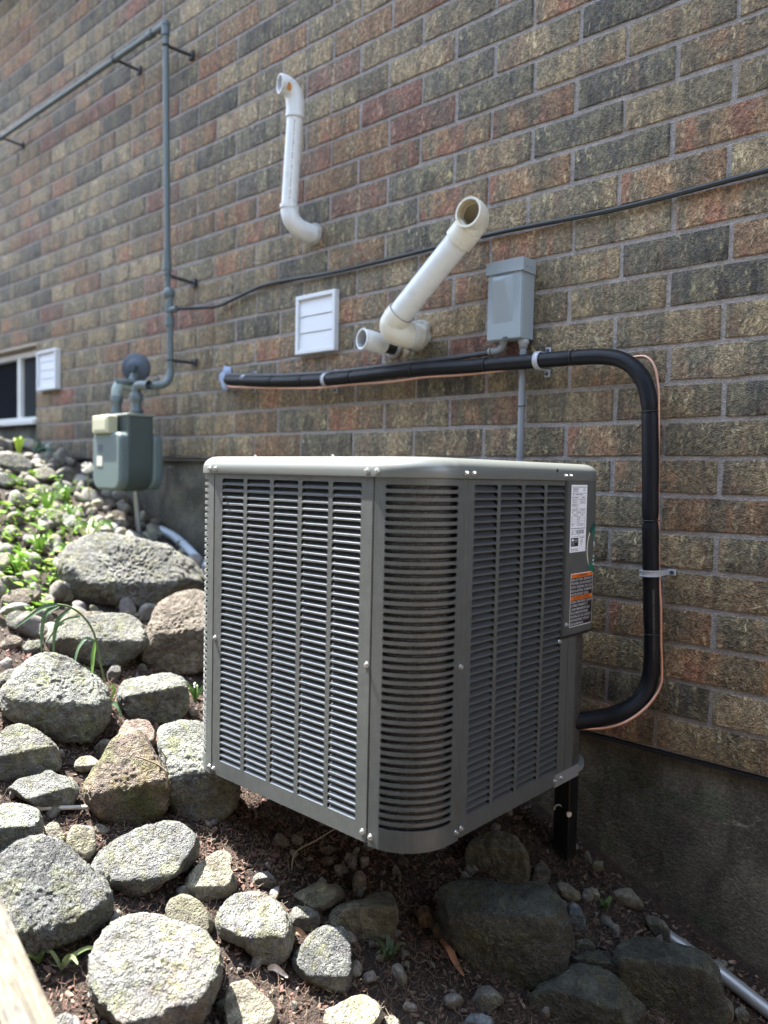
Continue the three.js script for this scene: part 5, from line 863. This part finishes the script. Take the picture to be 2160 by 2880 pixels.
// ------------------------------------------------------------------ plants
const leafMat = (r, g, b) => P({ color: lin(r, g, b), roughness: 0.55, transmission: 0.35, thickness: 0, side: THREE.DoubleSide });
function blade(pts, w, fold = 0.25, tip = 1, root = 0.35) {   // folded ribbon along a curve
  const c = curve(pts), n = 26, out = V(), lean = V(0.6, 0.35, 0.72);
  return grid(2, n, (u, v) => {
    const q = c.getPoint(v), t = c.getTangent(v); out.copy(t).cross(lean).normalize();
    const k = w * (root + (1 - root) * Math.sin(Math.min(1, v * 2.2) * Math.PI / 2)) * Math.pow(1 - v, 0.55 * tip) * (u - 0.5) * 2, nn = out.clone().cross(t).normalize();
    return [q.x + out.x * k + nn.x * Math.abs(k) * fold, q.y + out.y * k + nn.y * Math.abs(k) * fold, q.z + out.z * k + nn.z * Math.abs(k) * fold];
  });
}
{
  const t = thing('grass_plant', 'tall arching grass plant with drooping blades growing between the rocks', 'grass plant'), gm = leafMat(0.085, 0.16, 0.07), gb = leafMat(0.2, 0.36, 0.06), st = leafMat(0.14, 0.2, 0.075);
  part('stem', tube([[-1.1, 0.6, 0.94], [-1.102, 0.646, 0.942], [-1.104, 0.703, 0.951], [-1.107, 0.764, 0.962], [-1.111, 0.834, 0.974], [-1.111, 0.882, 0.993], [-1.114, 0.921, 1.022], [-1.115, 0.944, 1.054], [-1.114, 0.955, 1.09]], 0.0032, 60, 8), st, t);
  const B = [
    [[[-1.114, 0.955, 1.09], [-1.134, 0.947, 1.12], [-1.15, 0.922, 1.152], [-1.166, 0.89, 1.188]], 0.009, gm],
    [[[-1.116, 0.951, 1.08], [-1.128, 0.93, 1.114], [-1.131, 0.887, 1.124], [-1.125, 0.814, 1.129]], 0.0095, gm],
    [[[-1.115, 0.94, 1.05], [-1.13, 0.907, 1.078], [-1.133, 0.864, 1.088], [-1.127, 0.793, 1.095]], 0.0095, gm],
    [[[-1.1, 0.915, 1.029], [-1.129, 0.905, 1.061], [-1.148, 0.866, 1.088], [-1.162, 0.831, 1.103]], 0.005, gm],
    [[[-1.113, 0.835, 0.976], [-1.119, 0.845, 1.001], [-1.118, 0.826, 1.022], [-1.109, 0.794, 1.038], [-1.093, 0.748, 1.049]], 0.0065, gm],
    [[[-1.113, 0.835, 0.976], [-1.106, 0.8, 0.986], [-1.097, 0.766, 0.993], [-1.089, 0.742, 0.998]], 0.008, gb],
    [[[-1.108, 0.7, 0.95], [-1.144, 0.74, 0.969], [-1.162, 0.755, 0.998], [-1.182, 0.754, 1.04]], 0.004, gm],
    [[[-1.102, 0.646, 0.942], [-1.091, 0.68, 0.928], [-1.089, 0.7, 0.934], [-1.09, 0.702, 0.953]], 0.006, gb],
    [[[-1.101, 0.642, 0.942], [-1.079, 0.65, 0.935], [-1.058, 0.638, 0.93], [-1.038, 0.604, 0.93]], 0.009, gm],
    [[[-1.101, 0.64, 0.945], [-1.08, 0.645, 0.955], [-1.06, 0.62, 0.965]], 0.008, gm],
    [[[-1.101, 0.64, 0.945], [-1.12, 0.69, 0.99], [-1.11, 0.69, 1.02], [-1.08, 0.66, 1.04]], 0.005, gb],
  ];
  for (const [p, w, m] of B) part('blade', blade(p, w), m, t);
}
function dandelion(base, head, label) {
  const t = thing('dandelion', label, 'dandelion', base), h = V(head[0] - base[0], head[1] - base[1], head[2] - base[2]);
  part('stem', tube([[0, -0.02, 0], [h.x * 0.2 + 0.006, h.y * 0.35, h.z * 0.2], [h.x * 0.7, h.y * 0.75, h.z * 0.7], [h.x, h.y, h.z]], 0.0026, 24, 8), leafMat(0.3, 0.36, 0.12), t);
  const im = [], q = new THREE.Quaternion();
  for (let i = 0; i < 150; i++) { const d = V(noise(i * 1.9, 3.3) , noise(i * 2.7, 8.8), noise(i * 3.1, 1.2)).normalize(), R = 0.021; im.push(cyl(0.0003, 0.0003, h.clone(), h.clone().addScaledVector(d, R), 3)); for (let k = 0; k < 5; k++) { const e = d.clone().add(V(rr(-0.5, 0.5), rr(-0.5, 0.5), rr(-0.5, 0.5))).normalize(); im.push(cyl(0.0003, 0.0001, h.clone().addScaledVector(d, R), h.clone().addScaledVector(d, R).addScaledVector(e, 0.007), 3)); } }
  part('seed_head', [new THREE.SphereGeometry(0.005, 8, 6).translate(h.x, h.y, h.z), ...im], P({ color: lin(0.8, 0.79, 0.75), roughness: 0.9, transmission: 0.3 }), t);
  const lm = leafMat(0.13, 0.26, 0.05);
  for (let i = 0; i < 6; i++) { const a = i * 1.1 + rr(0, 0.6), l = rr(0.07, 0.13); part('leaf', blade([[0, 0, 0], [Math.cos(a) * l * 0.4, l * 0.45, Math.sin(a) * l * 0.4], [Math.cos(a) * l * 0.85, l * 0.35, Math.sin(a) * l * 0.85], [Math.cos(a) * l, l * 0.15, Math.sin(a) * l]], 0.012, 0.2, 0.8), lm, t); }
}
dandelion([-2.288, 1.05, 0.4], [-2.287, 1.3436, 0.42], 'taller dandelion clock standing in front of the gas meter');
dandelion([-2.094, 0.98, 0.59], [-2.097, 1.125, 0.59], 'shorter dandelion clock above the largest boulder');
function sprig(label, [x, y, z], n, l, w, c, name = 'weed', spread = 1) {
  const t = thing(name, label, 'weed', [x, y, z]), m = leafMat(...c);
  for (let i = 0; i < n; i++) { const a = i * 2.4 + rr(0, 0.8), k = l * rr(0.6, 1.1), s = spread * rr(0.4, 0.9); part('leaf', blade([[0, 0, 0], [Math.cos(a) * k * s * 0.3, k * 0.5, Math.sin(a) * k * s * 0.3], [Math.cos(a) * k * s * 0.7, k * 0.8, Math.sin(a) * k * s * 0.7], [Math.cos(a) * k * s, k * 0.75, Math.sin(a) * k * s]], w * rr(0.7, 1.1), 0.2, 0.8, 0.25), m, t); }
}
sprig('yellow-green leaves standing up at the far left below the window', [-3.3, 1.4, 0.3], 4, 0.12, 0.016, [0.3, 0.42, 0.04], 'weed', 0.4);
sprig('blue-green leafy weed against the wall below the basement window', [-3.28, 1.38, 0.18], 9, 0.12, 0.025, [0.07, 0.14, 0.09]);
sprig('upright grass tuft beside the taller dandelion', [-2.36, 1.06, 0.46], 10, 0.17, 0.006, [0.16, 0.3, 0.06], 'grass_tuft', 0.5);
sprig('pale grass tuft leaning right, behind the largest boulder', [-2.17, 1.0, 0.47], 8, 0.16, 0.005, [0.36, 0.38, 0.14], 'grass_tuft', 0.8);
sprig('small light green weed in front of the timber', [-0.41, 0.392, 1.446], 9, 0.035, 0.006, [0.25, 0.36, 0.12]);
sprig('toothed pale green leaf lying in front of the timber', [-0.372, 0.386, 1.42], 3, 0.06, 0.006, [0.36, 0.46, 0.2], 'weed', 1.6);
sprig('small dark weed growing in the shade below the cabinet', [-0.069, 0.27, 0.825], 12, 0.05, 0.006, [0.06, 0.1, 0.035]);
sprig('green seedling in the chips below the foundation', [0.12, 0.207, 0.19], 4, 0.035, 0.008, [0.08, 0.18, 0.05]);
for (const [x, z, l, d] of [[-2.5, 0.5, 0.15, 'left of the taller dandelion'], [-2.62, 0.36, 0.12, 'among the rubble below the window'], [-2.08, 0.72, 0.12, 'left of the shorter dandelion'], [-1.95, 0.86, 0.1, 'above the flat tan stone at the left edge']]) sprig(`thin bright grass tuft ${d}`, [x, groundY(x, z), z], 11, l, 0.007, [0.19, 0.33, 0.05], 'grass_tuft', 0.7);
sprig('grassy weed squeezed between the squat rock and the cabinet', [-0.98, 0.63, 0.72], 9, 0.08, 0.006, [0.12, 0.22, 0.06], 'grass_tuft', 0.9);
{ // low weeds on the bank
  const leaf = grid(2, 4, (u, v) => [(u - 0.5) * Math.sin(Math.PI * Math.pow(v, 0.8)) * 0.62, 0.1 * Math.sin(v * 3) + 0.12 * Math.abs(u - 0.5), v]);
  const cl = [[-2.75, 0.42, 0.3], [-2.5, 0.55, 0.3], [-2.25, 0.72, 0.32], [-2.05, 0.68, 0.3], [-1.95, 0.75, 0.25], [-2.15, 0.86, 0.28], [-1.9, 0.9, 0.25], [-2.7, 0.62, 0.25], [-2.0, 0.5, 0.18], [-2.35, 0.5, 0.2], [-1.75, 0.98, 0.16], [-1.82, 0.8, 0.14]];
  const n = 620, im = new THREE.InstancedMesh(leaf, P({ color: lin(1, 1, 1), roughness: 0.85, specularIntensity: 0.25, transmission: 0.4, thickness: 0, side: THREE.DoubleSide }), n), mt = new THREE.Matrix4(), q = new THREE.Quaternion(), e = new THREE.Euler();
  for (let i = 0; i < n; i++) {
    const [cx, cz, r] = pick(cl), a = rr(0, 6.3), d = r * Math.sqrt(rnd()) * 0.8, x = cx + Math.cos(a) * d, z = cz + Math.sin(a) * d, hgt = 0.11 * rnd() * (1 - d / r) + 0.01, s = rr(0.018, 0.05);
    e.set(rr(-0.9, 0.3), rr(0, 6.3), rr(-0.5, 0.5)); q.setFromEuler(e); mt.compose(V(x, groundY(x, z) + hgt, z), q, V(s, s, s)); im.setMatrixAt(i, mt);
    const k = rr(0.7, 1.25); im.setColorAt(i, rnd() < 0.75 ? lin(0.15 * k, 0.29 * k, 0.03 * k) : lin(0.24 * k, 0.34 * k, 0.06 * k));
  }
  im.name = 'ground_weeds'; scene.add(meta(im, 'low bright green weeds spreading over the stony bank', 'weeds', null, 'stuff'));
}
// ------------------------------------------------------------------ timber, pipes and litter on the ground
{
  const grain = tex(1024, 256, (u, v, x, y) => { const w = noise(x / 190, y / 26) * 5, k = 0.37 + 0.055 * noise(x / 60 + 3, (y + w) / 2.6) + 0.08 * noise(x / 130, (y + w) / 9) + 0.07 * fbm(x / 25, y / 18) + 0.03 * noise(x / 1.5, y / 1.5), gr = sstep(0.1, 0.5, fbm(x / 80 + 40, y / 40)) * 0.08; return [k * 1.0 - gr, k * 0.925 - gr * 0.8, k * 0.78 - gr * 0.4]; });
  const gb = tex(1024, 256, (u, v, x, y) => { const w = noise(x / 190, y / 26) * 5, k = 0.5 + 0.3 * noise(x / 70, (y + w) / 2.6) + 0.15 * noise(x / 3, y / 2); return [k, k, k]; }, false);
  const t = thing('wooden_deck', 'weathered pale deck boards cut by the lower left corner', 'deck', [-0.3272, 0.6, 1.5486]);
  const wood = M({ map: grain, bumpMap: gb, bumpScale: 0.0016, roughness: 0.85 });
  const fix = (g) => { const uv = g.attributes.uv; for (let i = 0; i < uv.count; i++) uv.setXY(i, uv.getX(i), uv.getY(i) * 4); return g; };
  for (let k = 0, z = 0; k < 19; k++) { const w = k ? 0.138 : 0.062; part('board', fix(boxUV(new RoundedBoxGeometry(3.6, 0.036, w, 3, 0.003).translate(0, 0, k * 0.37), 0.5)).translate(0.9, -0.018 - 0.001 * (k % 2), z + w / 2 - k * 0.37), wood, t); z += w + 0.003; }
  for (const z of [0.05, 1.2, 2.4]) part('joist', bx(3.5, 0.14, 0.04, 0.9, -0.108, z), wood, t);
  for (const [x, z] of [[-0.85, 0.06], [0.9, 0.06], [2.6, 0.06], [-0.85, 2.4], [2.6, 2.4]]) part('post', bx(0.09, 1.0, 0.09, x, -0.68, z), wood, t);
  t.rotation.y = -Math.atan2(0.0732, 0.3843);
}
solo('drain_pipe', [tube([[-2.35, 1.06, 0.04], [-2.2, 1.035, 0.05], [-2.08, 1.0, 0.06], [-1.93, 0.94, 0.075], [-1.75, 0.86, 0.08], [-1.5, 0.76, 0.08]], 0.021, 50, 16)], P({ color: lin(0.42, 0.47, 0.52), roughness: 0.4 }), 'pale bluish plastic pipe running down along the foundation left of the cabinet', 'pipe');
solo('downhill_pipe', merge([tube([[0.2, 0.168, 0.1], [0.3805, 0.133, 0.118], [0.5064, 0.092, 0.122], [0.9, -0.03, 0.13]], 0.017, 40, 18)]), galv, 'grey round pipe lying along the foundation at the lower right', 'pipe');
solo('fallen_stick', cyl(0.006, 0.005, V(-0.785, 0.535, 1.3), V(-0.725, 0.522, 1.185), 10), M({ color: lin(0.5, 0.47, 0.42), roughness: 0.9 }), 'pale bare stick lying behind the white topped rock', 'stick');
const twigM = M({ color: lin(0.22, 0.16, 0.11), roughness: 0.95 });
solo('twig', merge([tube([[-0.627, 0.656, 1.121], [-0.61, 0.645, 1.099], [-0.591, 0.63, 1.077], [-0.577, 0.613, 1.068], [-0.571, 0.583, 1.072]], 0.0022, 24, 6), tube([[-0.626, 0.657, 1.056], [-0.613, 0.636, 1.049], [-0.61, 0.61, 1.057]], 0.002, 12, 6)]), twigM, 'thin forked twig leaning on the mossy upright rock', 'twig');
solo('twig', merge([tube([[-0.351, 0.34, 0.868], [-0.37, 0.413, 0.84], [-0.345, 0.438, 0.8], [-0.323, 0.461, 0.756]], 0.0017, 24, 6)]), M({ color: lin(0.3, 0.26, 0.2), roughness: 0.9 }), 'thin bent twig in the deep shade under the cabinet', 'twig');
solo('dry_leaf', blade([[-0.04, 0.27, 0.68], [-0.01, 0.272, 0.69], [0.015, 0.256, 0.7], [0.05, 0.236, 0.708]], 0.011, 0.5, 0.8, 0.3), M({ color: lin(0.36, 0.17, 0.09), roughness: 0.7, side: THREE.DoubleSide }), 'curled orange-brown dry leaf beside the dark boulder', 'leaf');
solo('dry_leaf', blade([[-0.18, 0.318, 1.075], [-0.165, 0.326, 1.07], [-0.15, 0.318, 1.062], [-0.135, 0.312, 1.058]], 0.008, 0.5, 0.8, 0.3), M({ color: lin(0.6, 0.5, 0.42), roughness: 0.7, side: THREE.DoubleSide }), 'pale curled bark scrap in front of the half shaded rock', 'leaf');
solo('dry_leaf', blade([[-0.225, 0.33, 0.975], [-0.212, 0.342, 0.97], [-0.2, 0.334, 0.962], [-0.192, 0.322, 0.956]], 0.009, 0.5, 0.8, 0.3), M({ color: lin(0.4, 0.24, 0.15), roughness: 0.7, side: THREE.DoubleSide }), 'brown leaf scrap wedged left of the half shaded rock', 'leaf');
for (const [p, l] of [[[-2.02, 1.0, 0.3], 'curled pale leaf on the bank behind the largest boulder']]) solo('dry_leaf', blade([p, [p[0] + 0.04, p[1] - 0.01, p[2] + 0.02], [p[0] + 0.09, p[1] - 0.012, p[2] + 0.0], [p[0] + 0.13, p[1] + 0.01, p[2] - 0.03]], 0.01, 0.5, 0.8, 0.4), M({ color: lin(0.55, 0.45, 0.25), roughness: 0.7, side: THREE.DoubleSide }), l, 'leaf');

// ------------------------------------------------------------------ render
const renderer = new THREE.WebGLRenderer({ antialias: true });
renderer.shadowMap.enabled = true;
renderer.toneMapping = THREE.LinearToneMapping;
renderer.toneMappingExposure = EXPOSURE;
renderer.setSize(768, 1024);
scene.traverse((o) => { if (o.isMesh) o.castShadow = o.receiveShadow = true; });
renderer.render(scene, camera);
